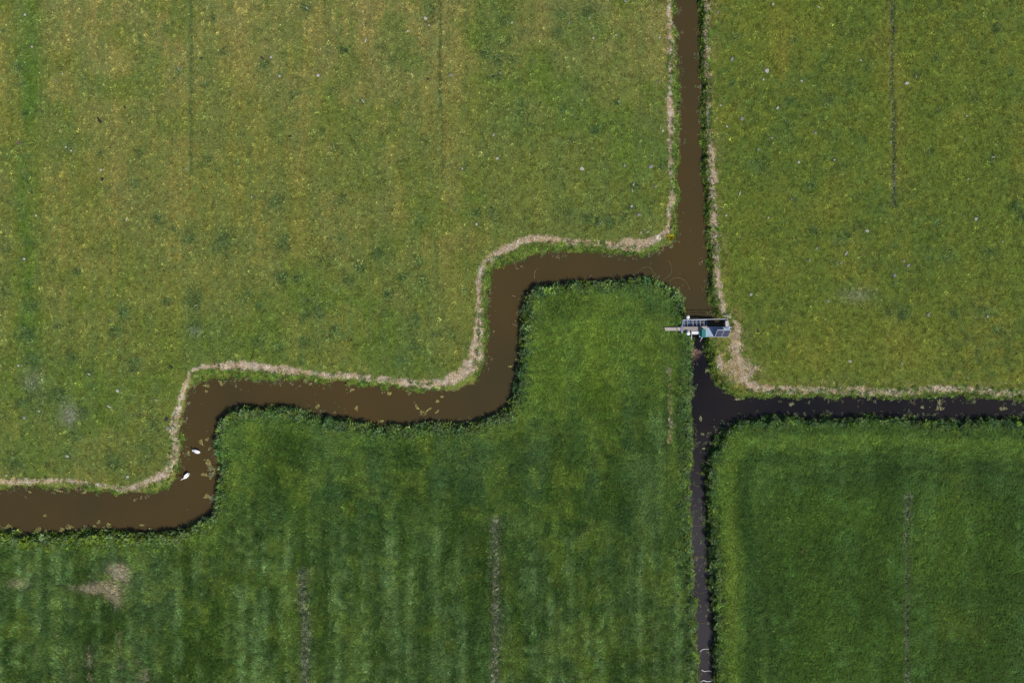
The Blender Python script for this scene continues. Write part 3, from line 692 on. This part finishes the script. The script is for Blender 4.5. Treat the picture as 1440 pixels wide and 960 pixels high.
def add_lathe(bm, prof, seg=16, at=(0, 0, 0)):
    rings = []
    for r, z in prof:
        rings.append([bm.verts.new((at[0] + r * math.cos(2 * math.pi * k / seg), at[1] + r * math.sin(2 * math.pi * k / seg), at[2] + z)) for k in range(seg)])
    for a, b in zip(rings[:-1], rings[1:]):
        for k in range(seg): bm.faces.new((a[k], a[(k + 1) % seg], b[(k + 1) % seg], b[k]))
    bm.faces.new(rings[0][::-1]); bm.faces.new(rings[-1])

def thing(name, loc, label, cat, group=None):
    o = bpy.data.objects.new(name, None); C.objects.link(o); o.location = loc
    o.empty_display_size = .2
    return tag(o, label, cat, group)

M_GALV = simple('galvanised_steel', (.36,.43,.56), .42, .55, 6, .15)
M_PALE = simple('pale_painted_steel', (.56,.60,.68), .4, .1, 9, .12)
M_WHITE = simple('white_plastic', (.80,.80,.80), .4, 0, 9, .06)
M_WOOD = simple('weathered_planks', (.30,.265,.25), .85, 0, 14, .3, .4)
M_WOOD2 = simple('grey_plank', (.36,.33,.29), .85, 0, 14, .3, .4)
M_PILE = simple('steel_sheet_piles', (.045,.055,.075), .55, .3, 5, .4, .3)
M_BLUE = simple('blue_grey_steel', (.10,.135,.21), .45, .3, 6, .3)
M_MAUVE = simple('rusty_steel', (.16,.115,.12), .6, .2, 6, .35)
M_TEAL = simple('algae_steel', (.045,.12,.17), .5, .2, 6, .3)
M_GREEN = simple('teal_green_paint', (.010,.155,.125), .45, 0, 5, .15)
M_GREEN2 = simple('teal_green_lid', (.014,.185,.150), .4, 0, 5, .12)
M_PLATE = simple('light_deck_plate', (.30,.38,.50), .5, .2, 5, .14)
M_CELL = simple('solar_cells', (.060,.066,.125), .3, .1, 20, .25)
M_DARKP = simple('black_rubber', (.02,.02,.022), .6)
M_CONC = simple('pale_concrete', (.42,.41,.40), .85, 0, 5, .2, .3)

# ------------------------------------------------------------------ weir across the canal
WZ = 0.18                                     # deck level
base = W(992, 460, 0)
weir = thing('weir', (base.x, base.y, Z_BROWN), 'galvanised steel weir with wooden walkway and handrails spanning the canal', 'weir')
inv = Matrix.Translation(-weir.location)
def part(name, bm, mat, parent=None, smooth=False):
    bm.transform(inv)
    return bm_obj(name, bm, mat, parent or weir, smooth)
def pbox(name, px0, px1, py0, py1, z0, z1, mat, parent=None, bev=.008):
    bm = bmesh.new(); add_box(bm, wx(px0, z1), wx(px1, z1), wy(py1, z1), wy(py0, z1), z0, z1, bev)
    return part(name, bm, mat, parent)

# corrugated sheet pile wall under the walkway
bm = bmesh.new()
xs = np.arange(wx(950), wx(1030), .22); lo, hi = [], []
for i, xv in enumerate(xs):
    yv = y_wall - .12 + (.09 if (i // 2) % 2 else -.09)
    lo.append(bm.verts.new((xv, yv, -1.9))); hi.append(bm.verts.new((xv, yv, -.02)))
for i in range(len(xs) - 1): bm.faces.new((lo[i], lo[i + 1], hi[i + 1], hi[i]))
bmesh.ops.solidify(bm, geom=bm.faces[:], thickness=.03)
part('sheet_pile_wall', bm, M_PILE)
pbox('wall_cap', 950, 1029, 459.4, 461.2, -.02, .05, M_GALV)
pbox('end_plate', 957.2, 959.9, 457.6, 468, -.4, .30, M_BLUE)
# overflow bays north of the walkway: steel panels between cross bars
edges = [960.6, 963.0, 966.6, 974.6, 980.0, 985.0, 990.2, 993.4]
mats = [M_BLUE, M_PILE, M_BLUE, M_MAUVE, M_TEAL, M_MAUVE, M_BLUE]
for a, b, m in zip(edges[:-1], edges[1:], mats):
    pbox('bay_panel', a + .25, b - .25, 450.9, 459.0, -.40, -.34, m)
for e in edges:
    pbox('cross_bar', e - .32, e + .32, 450.2, 459.2, -.10, .02, M_GALV)
pbox('sill_beam', 959.6, 994.0, 449.2, 450.1, -.30, .04, M_GALV)
# walkway planks
for i in range(5):
    y0 = 459.2 + i * 1.3
    pbox('plank', 960.2 + (i % 2) * .3, 984.2 + (i % 3) * .4, y0, y0 + 1.18, WZ - .05, WZ + .004 * (i % 3), M_WOOD)
pbox('plank', 984.9, 994.6, 458.6, 460.4, WZ - .05, WZ, M_WOOD2)
pbox('plank', 984.9, 994.6, 460.6, 462.4, WZ - .05, WZ + .006, M_WOOD2)
pbox('walkway_beam', 959.8, 992.0, 462.0, 463.0, WZ - .25, WZ - .06, M_GALV)
# gate beam and its arm
pbox('gate_beam', 972.0, 984.2, 466.0, 469.6, WZ - .15, WZ + .08, M_WHITE, bev=.02)
pbox('gate_slot', 972.6, 983.6, 467.5, 468.0, WZ + .06, WZ + .10, M_PALE)
pbox('gate_leaf', 966.0, 991.5, 470.0, 471.0, -1.7, -.12, M_PILE)
bm = bmesh.new(); add_tube(bm, [W(972.6, 465, .34), W(972.5, 477.0, .30)], .045); part('gate_arm', bm, M_PALE, smooth=True)
bm = bmesh.new(); add_tube(bm, [W(987.5, 473.5, .15), W(984.4, 480.2, -.55)], .035); part('outlet_rod', bm, M_PALE, smooth=True)
bm = bmesh.new(); add_tube(bm, [W(985.4, 477.2, -.5), W(988.0, 474.8, -.1)], .03); part('outlet_rod', bm, M_PALE, smooth=True)
# deck plates, kerb and chamber east of the gate
pbox('deck_plate', 992.6, 1004.6, 461.0, 472.8, WZ - .04, WZ, M_PLATE)
pbox('deck_plate', 1004.9, 1014.8, 461.0, 472.8, WZ - .04, WZ + .003, M_PLATE)
pbox('deck_plate', 1015.1, 1025.0, 461.0, 472.8, WZ - .04, WZ, M_PLATE)
pbox('deck_kerb', 992.6, 1025.2, 473.0, 473.5, -.3, WZ + .05, M_PALE)
pbox('deck_kerb', 994.8, 1025.2, 460.0, 460.8, -.3, WZ + .05, M_GALV)
pbox('chamber_wall', 1020.2, 1024.2, 451.0, 459.6, -.5, .12, M_CONC)
pbox('chamber_wall', 993.5, 995.0, 450.2, 459.8, -1.2, .06, M_PILE)
# handrails
RZ = 1.05
def rail(pts, z=RZ, r=.033, name='handrail'):
    bm = bmesh.new(); add_tube(bm, [W(a, b, z) for a, b in pts], r); return part(name, bm, M_PALE, smooth=True)
rail([(960.2, 451.2), (963.2, 449.7), (978, 449.2), (1001, 448.8), (1021.6, 448.3), (1023.4, 449.2), (1024.0, 452.0), (1026.2, 463.4)])
rail([(960.2, 451.2), (958.9, 460), (959.2, 468.6)])
rail([(960.4, 451.0), (963.4, 449.9), (978, 449.4), (1001, 449.0), (1021.4, 448.6)], .58, .022, 'mid_rail')
for (a, b) in ((960.2, 451.2), (967.6, 449.5), (978, 449.2), (990, 449.0), (1001, 448.8), (1012, 448.5), (1022.4, 448.6), (1026.2, 463.4), (959.2, 468.4), (958.9, 460.0)):
    p = W(a, b, RZ)
    bm = bmesh.new(); add_tube(bm, [(p.x, p.y, -.5), (p.x, p.y, RZ)], .028); part('rail_post', bm, M_GALV, smooth=True)

# sensor posts with white caps
def sensor_post(px, py, z, r, label):
    p = W(px, py, z)
    t = thing('sensor_post', (p.x, p.y, -.9), label, 'sensor post', 'capped sensor posts at the weir')
    bm = bmesh.new(); add_lathe(bm, [(.075, 0), (.075, z + .86)], 12); bm_obj('tube', bm, M_GALV, t, True)
    bm = bmesh.new(); add_lathe(bm, [(r, z + .80), (r * 1.02, z + .86), (r * .9, z + .93), (r * .5, z + .97), (.02, z + .98)], 18); c = bm_obj('cap', bm, M_WHITE, t, True)
    bm = bmesh.new(); add_box(bm, -r * .95, r * .95, -.02, .02, z + .955, z + 1.0, .004); bm_obj('cap_strap', bm, M_GALV, c)
sensor_post(967.6, 445.8, 1.0, .25, 'white capped sensor post standing in brown water by the weir handrail')
sensor_post(968.0, 468.4, .55, .27, 'white capped sensor post beside the white gate beam of the weir')

# control cabinet on the weir
p0, p1 = W(987.0, 474.2, .75), W(992.6, 463.0, .75)
cx, cy = (p0.x + p1.x) / 2, (p0.y + p1.y) / 2; hw, hd = (p1.x - p0.x) / 2, (p1.y - p0.y) / 2
cab = thing('control_cabinet', (cx, cy, WZ + .01), 'teal green metal control cabinet on the weir deck', 'cabinet')
bm = bmesh.new(); add_box(bm, -hw + .03, hw - .03, -hd + .03, hd - .03, 0, .50, .012); bm_obj('body', bm, M_GREEN, cab)
bm = bmesh.new(); vs = add_box(bm, -hw, hw, -hd, hd, 0.502, .56, .012); bm_obj('lid', bm, M_GREEN2, cab)
bm = bmesh.new(); add_box(bm, -hw + .004, -hw + .027, -hd + .1, hd - .1, .06, .46, .004); dr = bm_obj('door', bm, M_GREEN, cab)
bm = bmesh.new(); add_box(bm, -hw - .03, -hw + .002, .22, .26, .2, .34, .004); bm_obj('handle', bm, M_GALV, dr)
pbox('cabinet_bracket', 983.5, 993.5, 462.6, 474.0, WZ - .10, WZ + .004, M_PLATE)

# solar panels on a raised stand
A = W(1005.2, 473.2, .32); B = W(1024.0, 473.2, .32); D = W(1027.6, 464.0, 1.75); E = W(1009.2, 464.0, 1.75)
sc_ = (A + B + D + E) / 4
sol = thing('solar_panel', (sc_.x, sc_.y, WZ + .003), 'pair of tilted dark blue solar panels on a stand over the weir deck', 'solar panel')
ux = (B - A).normalized(); uy = (E - A); uy = (uy - ux * uy.dot(ux) * 0.0)
nrm = ux.cross(uy).normalized()
L0 = Vector(sol.location)
def sp(u, v, h=0.0): return A + (B - A) * u + (E - A) * v + ((D - B) - (E - A)) * (u * v) + nrm * h - L0
def slab(bm, u0, u1, v0, v1, h0, h1):
    vv = [bm.verts.new(sp(u, v, h)) for h in (h0, h1) for (u, v) in ((u0, v0), (u1, v0), (u1, v1), (u0, v1))]
    for f in ((3, 2, 1, 0), (4, 5, 6, 7), (0, 1, 5, 4), (1, 2, 6, 5), (2, 3, 7, 6), (3, 0, 4, 7)): bm.faces.new([vv[i] for i in f])
for k in range(2):
    u0, u1 = (.0, .49) if k == 0 else (.51, 1.0)
    bm = bmesh.new(); slab(bm, u0, u1, 0, 1, 0, .03); pn = bm_obj('panel', bm, M_DARKP, sol)
    bm = bmesh.new()
    for i in range(3):
        for j in range(4):
            a0 = u0 + (u1 - u0) * (.03 + i * .32); b0 = .03 + j * .24
            slab(bm, a0, a0 + (u1 - u0) * .30, b0, b0 + .222, .0305, .034)
    bm_obj('cells', bm, M_CELL, pn)
for (u0, u1, v0, v1) in ((-.012, 1.012, -.03, -.002), (-.012, 1.012, 1.002, 1.05), (-.02, -.002, -.03, 1.05), (1.002, 1.02, -.03, 1.05), (.491, .509, .0, 1.0)):
    bm = bmesh.new(); slab(bm, u0, u1, v0, v1, -.01, .04); bm_obj('frame_bar', bm, M_PALE, sol)
for (u, v) in ((.12, .12), (.88, .12), (.12, .88), (.88, .88)):
    q = sp(u, v, -.01)
    bm = bmesh.new(); add_tube(bm, [(q.x, q.y, 0.0), (q.x, q.y, q.z)], .028); bm_obj('leg', bm, M_GALV, sol, True)

# plank footbridge from the meadow bank
fb = W(946, 462.4, .10)
foot = thing('plank_footbridge', (fb.x, fb.y, .0), 'short grey plank footbridge between the meadow bank and the weir', 'footbridge')
for i, (y0, y1) in enumerate(((459.9, 461.3), (461.4, 462.9), (463.0, 464.4))):
    bm = bmesh.new(); add_box(bm, wx(934.3 + .5 * i, .26), wx(957.0, .26), wy(y1 + .5, .26), wy(y0 + .3, .26), .20, .26 + .006 * i, .008)
    bm.transform(Matrix.Translation(-Vector(foot.location))); bm_obj('plank', bm, M_WOOD2, foot)
for xx in (937, 954):
    bm = bmesh.new(); add_box(bm, wx(xx), wx(xx + 1.4), wy(465.2), wy(459.6), -.10, .197, .005)
    bm.transform(Matrix.Translation(-Vector(foot.location))); bm_obj('bearer', bm, M_WOOD, foot)

# ------------------------------------------------------------------ swans
M_SWAN = simple('white_plumage', (.80,.80,.80), .8, 0, 10, .06, .1)
M_BILL = simple('orange_bill', (.62,.20,.05), .5)
M_BLACK = simple('black_skin', (.015,.015,.015), .5)
def swan(px, py, ang, label, fold):
    t = thing('swan', W(px, py, Z_BROWN), label, 'swan', 'swans swimming on the canal')
    t.rotation_euler = (0, 0, ang)
    bm = bmesh.new()
    prof = [(-.62, .015, .20, .02), (-.52, .07, .20, .06), (-.38, .15, .19, .13), (-.18, .225, .17, .21), (.05, .25, .15, .23), (.25, .225, .13, .21), (.40, .16, .13, .17), (.48, .10, .16, .12)]
    if fold: neck = [(.53, .075, .26, .075), (.54, .058, .38, .058), (.48, .048, .50, .048), (.38, .045, .58, .045), (.33, .047, .62, .047)]
    else: neck = [(.53, .075, .26, .075), (.56, .06, .38, .055), (.55, .05, .52, .05), (.57, .05, .62, .05), (.61, .052, .66, .052)]
    rings = []
    seq = prof + neck
    for i, (x_, hw_, z_, hh) in enumerate(seq):
        nxt = seq[min(i + 1, len(seq) - 1)]; prv = seq[max(i - 1, 0)]
        tx, tz = nxt[0] - prv[0], nxt[2] - prv[2]
        q = math.hypot(tx, tz); tx /= q; tz /= q
        rings.append([bm.verts.new((x_ - tz * hh * math.sin(a), hw_ * math.cos(a), z_ + tx * hh * math.sin(a))) for a in [2 * math.pi * k / 14 for k in range(14)]])
    for a, b in zip(rings[:-1], rings[1:]):
        for k in range(14): bm.faces.new((a[k], b[k], b[(k + 1) % 14], a[(k + 1) % 14]))
    bm.faces.new(rings[0]); 
    hx, hz = (neck[-1][0] + (.02 if not fold else -.02), neck[-1][2] + .02)
    r = bmesh.ops.create_uvsphere(bm, u_segments=12, v_segments=8, radius=1.0)
    s_ = 1 if not fold else 1
    for v in r['verts']: v.co = Vector((hx + v.co.x * .085, v.co.y * .055, hz + v.co.z * .058))
    body = bm_obj('body', bm, M_SWAN, t, True)
    bm = bmesh.new(); sgn = 1
    add_tube(bm, [(hx + sgn * .07, 0, hz - .01), (hx + sgn * .13, 0, hz - .025), (hx + sgn * .19, 0, hz - .045)], [.032, .024, .016], 8); bl = bm_obj('bill', bm, M_BILL, t, True)
    bm = bmesh.new()
    r = bmesh.ops.create_uvsphere(bm, u_segments=8, v_segments=6, radius=.022)
    for v in r['verts']: v.co += Vector((hx + .08, 0, hz + .025))
    bm_obj('bill_knob', bm, M_BLACK, bl, True)
    for s in (-1, 1):                       # folded wings, arched over the back
        bm = bmesh.new()
        r = bmesh.ops.create_uvsphere(bm, u_segments=14, v_segments=10, radius=1.0)
        for v in r['verts']:
            f = (v.co.x + 1) / 2
            tp = .35 + .65 * math.sin(math.pi * min(1, .12 + f * .7))
            v.co = Vector((-.14 + v.co.x * .44, s * (.13 + .02 * f) + v.co.y * .115 * tp, .30 + v.co.z * .13 * tp + .03 * (1 - f)))
        w_ = bm_obj('wing', bm, M_SWAN, t, True)
    return t
swan(262.9, 668.6, math.radians(222), 'white swan swimming alone in mid canal away from the bank weeds', False)
swan(276.8, 633.9, math.radians(162), 'white swan with its neck drawn back beside the pale floating weeds', True)

# ------------------------------------------------------------------ cow pats
M_PAT = {'p': simple('bleached_pat', (.36,.345,.33), .9, 0, 12, .25, .4), 'g': simple('grey_pat', (.20,.19,.20), .9, 0, 12, .3, .4),
         'd': simple('fresh_dark_pat', (.022,.018,.020), .6, 0, 12, .3, .4), 'b': simple('brown_pat', (.12,.075,.065), .85, 0, 12, .3, .4)}
M_PAT['l'] = M_PAT['p']; M_PAT['k'] = M_PAT['d']
def pat_mesh(seed, kind):
    rnd = random.Random(seed)
    bm = bmesh.new(); n = 14
    off = [rnd.uniform(.62, 1.1) for _ in range(n)]
    off = [(off[i - 1] + 2 * off[i] + off[(i + 1) % n]) / 4 for i in range(n)]
    rings = []
    for r, z in ((1.0, -.06), (.97, .05), (.72, .12), (.40, .13), (.18, .09)):
        ring = []
        for k in range(n):
            a = 2 * math.pi * k / n
            rr = .5 * r * off[k] * rnd.uniform(.92, 1.08)
            ring.append(bm.verts.new((rr * math.cos(a), rr * math.sin(a), z * rnd.uniform(.7, 1.2))))
        rings.append(ring)
    for a, b in zip(rings[:-1], rings[1:]):
        for k in range(n): bm.faces.new((a[k], a[(k + 1) % n], b[(k + 1) % n], b[k]))
    bm.faces.new(rings[-1]); bm.faces.new(rings[0][::-1])
    me = bpy.data.meshes.new('cow_pat'); bm.to_mesh(me); bm.free(); me.materials.append(M_PAT[kind])
    return me
PAT_ME = {k: [pat_mesh(hash_ * 13 + i, k) for i in range(4)] for hash_, k in enumerate('pgdblk')}
side = lambda px: 'west' if px < 970 else 'east'
LAB = {'p': 'sun bleached whitish cow pat on the %s pasture', 'g': 'dried grey cow pat on the %s pasture', 'd': 'dark fresh cow pat on the %s pasture',
       'b': 'reddish brown cow pat on the grazed %s pasture', 'l': 'long whitish dung streak on the %s pasture', 'k': 'long black smear of fresh dung on the %s pasture'}
GRP = {'p': 'bleached pats on the %s pasture', 'g': 'grey pats on the %s pasture', 'd': 'dark pats on the %s pasture', 'b': 'brown pats on the %s pasture', 'l': 'pale dung streaks on the %s pasture', 'k': 'dark dung smears on the %s pasture'}
rp = random.Random(3)
for (px_, py_, size, kind) in PATS:
    p = W(px_, py_); zz = gz(p.x, p.y)
    o = link('cow_pat', PAT_ME[kind][rp.randrange(4)])
    s = size * M_PX * .84
    o.location = (p.x, p.y, zz + .035)
    if kind in 'lk':
        o.scale = (s * 1.1, s * .36, .62); o.rotation_euler = (0, 0, math.radians(-58) if (px_, py_) == (140, 170) else rp.uniform(0, 3.1))
    else:
        o.scale = (s, s * rp.uniform(.65, .95), .62); o.rotation_euler = (0, 0, rp.uniform(0, 6.2))
    a1 = np.array([p.x]); a2 = np.array([p.y])
    tv_ = float(samp(TUF, a1, a2)[0]); d_ = float(samp(SD, a1, a2)[0])
    where = ' near the worn bank rim' if d_ < 5 else ' in a dark lush tussock' if tv_ > .35 else ' on open sward' 
    big = 'large ' if size >= 7 and kind in 'pgd' else ''
    tag(o, (big + LAB[kind] % side(px_) + where), 'cow pat', GRP[kind] % side(px_) + where)

# ------------------------------------------------------------------ floating weed mats
M_MAT = leaf_mat('floating_weed', .15, .6, .25, False, tuple(lin(136,130,78)))
M_MAT2 = leaf_mat('drowned_weed', .15, .6, .25, False, tuple(lin(118,118,84)))
def weed_mat(px, py, rx, ry, ang, mat, label, group, seed, n=90, zw=Z_BROWN):
    rnd = random.Random(seed)
    V, F = [], []
    ca, sa = math.cos(ang), math.sin(ang)
    for k in range(n):
        a = rnd.uniform(0, 6.283); r = math.sqrt(rnd.random()) * (1 + .3 * math.sin(3 * a + seed))
        if rnd.random() < .35: r *= .6
        x0, y0 = r * rx * math.cos(a), r * ry * math.sin(a)
        x0, y0 = x0 * ca - y0 * sa, x0 * sa + y0 * ca
        L = rnd.uniform(.07, .17); w = L * rnd.uniform(.35, .6); t = rnd.uniform(0, 6.283); z0 = rnd.uniform(.004, .06); dz = rnd.uniform(-.02, .04)
        cx_, sx_ = math.cos(t), math.sin(t); i = len(V)
        for (u, v, h) in ((-1, 0, 0), (-.3, -1, dz / 2), (.6, -.8, dz), (1, 0, dz), (.6, .8, dz), (-.3, 1, dz / 2)):
            V.append((x0 + u * L * cx_ - v * w * sx_, y0 + u * L * sx_ + v * w * cx_, z0 + h))
        F.append(tuple(range(i, i + 6)))
    me = bpy.data.meshes.new('floating_weed'); me.from_pydata(V, [], F); me.update()
    o = link('floating_weed', me, mat); o.location = W(px, py, zw + .004)
    return tag(o, label, 'water weed', group)
G1 = 'weed mats along the curved meadow bank'
for i, (a, b, rx, ry, an) in enumerate(((298, 668, .85, .4, .9), (287, 666.5, .45, .22, 0), (291, 697, .35, .3, .3), (298, 700, .75, .35, -.5), (302, 714, .3, .5, 0), (293, 651, .35, .7, .5), (297, 658, .5, .4, 0))):
    weed_mat(a, b, rx, ry, an, M_MAT if i % 3 else M_MAT2, 'pale floating weed mat against the curved reed bank near the swans', G1, 40 + i, 60)
G2 = 'weed mats along the straight western bank'
for i, (a, b, rx, ry) in enumerate(((12, 741, .6, .3), (5, 743, .4, .35), (54, 744.5, .6, .35), (66, 746, .4, .25), (88, 744, .45, .25), (98, 741, .5, .35), (122, 743, .4, .2), (133, 740.5, .3, .25), (139, 733.5, .28, .15), (152, 739.5, .45, .4), (115, 745, .4, .2))):
    weed_mat(a, b, rx, ry, .1 * i, M_MAT, 'yellowish floating weed mat under the grassy bank below the straight canal', G2, 60 + i, 45)
G3 = 'weed mats in the northern bend'
for i, (a, b, rx, ry, an) in enumerate(((291, 542, .45, .16, 0), (311, 538.5, .55, .17, -.9), (290.5, 550, .16, .1, 0), (282, 533.5, .5, .3, .8), (275, 540, .45, .35, .9))):
    weed_mat(a, b, rx, ry, an, M_MAT if i < 3 else M_MAT2, 'pale weed mat floating in the sharp bend below the worn rim', G3, 80 + i, 40)
G4 = 'weeds drifting in mid canal'
for i, (a, b, rx, ry, an) in enumerate(((283.5, 622, .33, .55, .4), (291, 617.5, .3, .16, .4), (265.5, 637, .12, .42, .3), (595, 580, .55, .5, .3), (586, 571, .12, .55, .5), (603, 575, .35, .08, .6), (614, 579, .4, .1, .6), (547.5, 553, .3, .18, 0), (621, 557.5, .15, .12, 0), (615, 564, .2, .18, 0), (85, 690, .45, .12, -.1), (119, 692, .25, .18, .3), (64, 724, .22, .14, .5), (200, 738, .25, .09, 0), (42, 691, .22, .1, -.6), (495, 547.5, .3, .16, .2), (437, 540, .28, .14, .3), (447, 571, .35, .3, .5), (501, 574, .2, .3, .2), (536, 592, .4, .2, 0), (718, 515, .35, .12, .2))):
    weed_mat(a, b, rx, ry, an, M_MAT, 'loose pale weed tuft on the brown canal' + (' close to the swans' if 250 < a < 310 and b > 600 else ' below the broad bare rim' if 580 < a < 625 else ' in its straight stretch' if b > 680 else ' between the two sharp bends'), G4, 100 + i, 26)
G5 = 'weeds drifting on the dark ditch'
for i, (a, b, rx, ry, an) in enumerate(((1113, 568, .35, .18, .2), (1037, 560.5, .4, .2, 0), (994.5, 521, .35, .14, .5), (984.5, 588, .25, .3, .2), (990, 630.5, .2, .1, .2), (1321, 566, .35, .6, 0), (1321, 574, .6, .4, 0), (1410, 575, .9, .25, .1), (1297, 572, .2, .2, 0), (988, 610, .2, .15, .2))):
    weed_mat(a, b, rx, ry, an, M_MAT2, 'small drab tuft of weed drifting on the dark ditch', G5, 140 + i, 30, Z_DARK)

# ------------------------------------------------------------------ stems and white streaks afloat
M_STEM = simple('pale_stem', tuple(lin(118,104,72)), .8)
M_STREAK = simple('white_streak', (.72,.72,.70), .7)
def stem(pts, r, mat, label, group, zw):
    P_ = [W(a, b, zw + .03) for a, b in pts]; c = P_[len(P_) // 2].copy(); c.z = zw
    Q = []
    for i in range(len(P_) - 1):                       # smooth
        p0, p1, p2, p3 = P_[max(i - 1, 0)], P_[i], P_[i + 1], P_[min(i + 2, len(P_) - 1)]
        for t in (0, .33, .66):
            Q.append(.5 * ((2 * p1) + (p2 - p0) * t + (2 * p0 - 5 * p1 + 4 * p2 - p3) * t * t + (3 * p1 - p0 - 3 * p2 + p3) * t ** 3) - c)
    Q.append(P_[-1] - c)
    rnd = random.Random(int(pts[0][0] * 3)); 
    bm = bmesh.new(); add_tube(bm, Q, [r * rnd.uniform(.6, 1.2) for _ in Q], 6)
    o = bm_obj('floating_reed', bm, mat, None, True); o.location = c
    return tag(o, label, 'reed', group)
ga = 'curved stems at the canal junction'
stem([(939, 365), (943, 372), (944.5, 380), (942, 386), (938, 389.5), (932, 392.5)], .028, M_STEM, 'thin pale curved stem floating in the brown canal junction', ga, Z_BROWN)
stem([(938, 400), (941, 396), (945, 392), (952, 390), (959, 392), (965, 397), (970, 407)], .026, M_STEM, 'thin pale curved stem floating in the brown canal junction', ga, Z_BROWN)
stem([(897, 382), (903, 377), (911, 375), (916, 378), (918.5, 384)], .026, M_STEM, 'thin pale curved stem floating in the brown canal junction', ga, Z_BROWN)
stem([(720, 454.5), (724, 457), (727.5, 459)], .05, M_STEM, 'short straight pale stem poking from the reed bank into the canal', None, Z_BROWN)
stem([(719, 415), (723, 416.2), (725, 417.5)], .05, M_STEM, 'tiny pale stem adrift where the canal narrows by the reeds', None, Z_BROWN)
stem([(751.5, 391), (751.3, 384), (753, 380)], .05, M_STEM, 'pale stem standing out from the meadow corner into the canal', None, Z_BROWN)
stem([(722, 368), (725, 373), (726, 378), (729, 377)], .045, M_STEM, 'forked pale stem hanging from the leafy outer bend into the canal', None, Z_BROWN)
stem([(861, 359), (864, 356), (868, 354)], .05, M_STEM, 'pale stem sliding off the worn rim into the canal', None, Z_BROWN)
gb = 'stems across the narrow southern ditch'
for pts in ([(972, 679), (976, 681.5), (981, 683.5), (987, 684)], [(978, 664), (982, 665), (986, 666)], [(972, 735), (978, 739), (990, 737)], [(974, 783.5), (985, 783), (996, 783.5)], [(976, 873), (984, 876), (993, 874)], [(976, 830), (985, 834), (996, 830)]):
    stem(pts, .026, M_STEM, 'thin drab stem lying across the narrow dark southern ditch', gb, Z_DARK)
gc = 'white streaks at the ditch foot'  # bright white streaks, drawn as thin tubes
for pts in ([(984.5, 916), (987, 913), (991, 912), (996.5, 912)], [(986, 941), (991, 943.5), (996, 942.5), (1001, 944)], [(985, 958.5), (989, 956), (994, 957.5), (1000, 957)]):
    stem(pts, .055, M_STREAK, 'bright white streak lying across the narrow dark southern ditch', gc, Z_DARK)

# ------------------------------------------------------------------ single plants
M_YEL = leaf_mat('yellow_flowers', .1, .6, .2, False, tuple(lin(196,180,20)))
M_GRN = leaf_mat('herb_leaves', .2, .5, .3, False, tuple(lin(84,110,40)))
M_DOCK = leaf_mat('dock_seedheads', .1, .7, .2, False, tuple(lin(156,158,98)))
M_DEAD = leaf_mat('dead_twigs', .05, .8, .2, False, tuple(lin(182,156,140)))
def plant(px, py, z, label, cat, leaves, heads, seed, name='leafy_plant'):
    t = thing(name, W(px, py, z), label, cat)
    l = blade_mesh('foliage', *leaves, seed, 0, 3, .6, True); C.objects.link(l); l.parent = t
    if heads:
        h = blade_mesh('flowers' if cat == 'flower' else 'seed_heads', *heads, seed + 1, 0, 3, .35, True); C.objects.link(h); h.parent = t
    return t
p = W(942.6, 334.0); plant(942.6, 334.0, max(gz(p.x, p.y), Z_BROWN), 'yellow flowering marsh plant at the tip of the worn bank', 'flower', (40, .35, .3, .35, .05, M_GRN), (60, .42, .16, .5, .07, M_YEL), 900, 'flowering_plant')
for i, (a, b, lb) in enumerate(((1130, 774, 'yellowish dock plant with the thinner seed heads in the eastern hay meadow'), (1139, 787, 'yellowish dock plant with the broader seed heads in the eastern hay meadow'), (827, 743, 'single yellow green dock plant amid the western hay meadow'), (832, 953, 'pale dock plant low in the western hay meadow between furrow and ditch'), (85, 893, 'yellowish weed growing between the bare soil streaks'), (407, 948, 'small yellow green weed beside the wide grey furrow'))):
    p = W(a, b); plant(a, b, gz(p.x, p.y), lb, 'weed', (16, .25, .3, .35, .045, M_GRN), (26 - 4 * (i % 2), .38, .16, .55, .04, M_DOCK), 920 + i, 'dock_plant')
t = thing('dead_shrub', W(975, 497, Z_DARK), 'dead pinkish brown shrub leaning over the dark water by the weir', 'shrub')
for (dx, dy, n) in ((-.3, .5, 70), (.1, 0, 120), (.55, -.1, 70), (-.1, -.5, 70)):
    l = blade_mesh('twigs', n, .50, .34, .75, .024, M_DEAD, 950 + n + int(dx * 10), 0, 3, .3); C.objects.link(l); l.parent = t; l.location = (dx, dy, -.02)
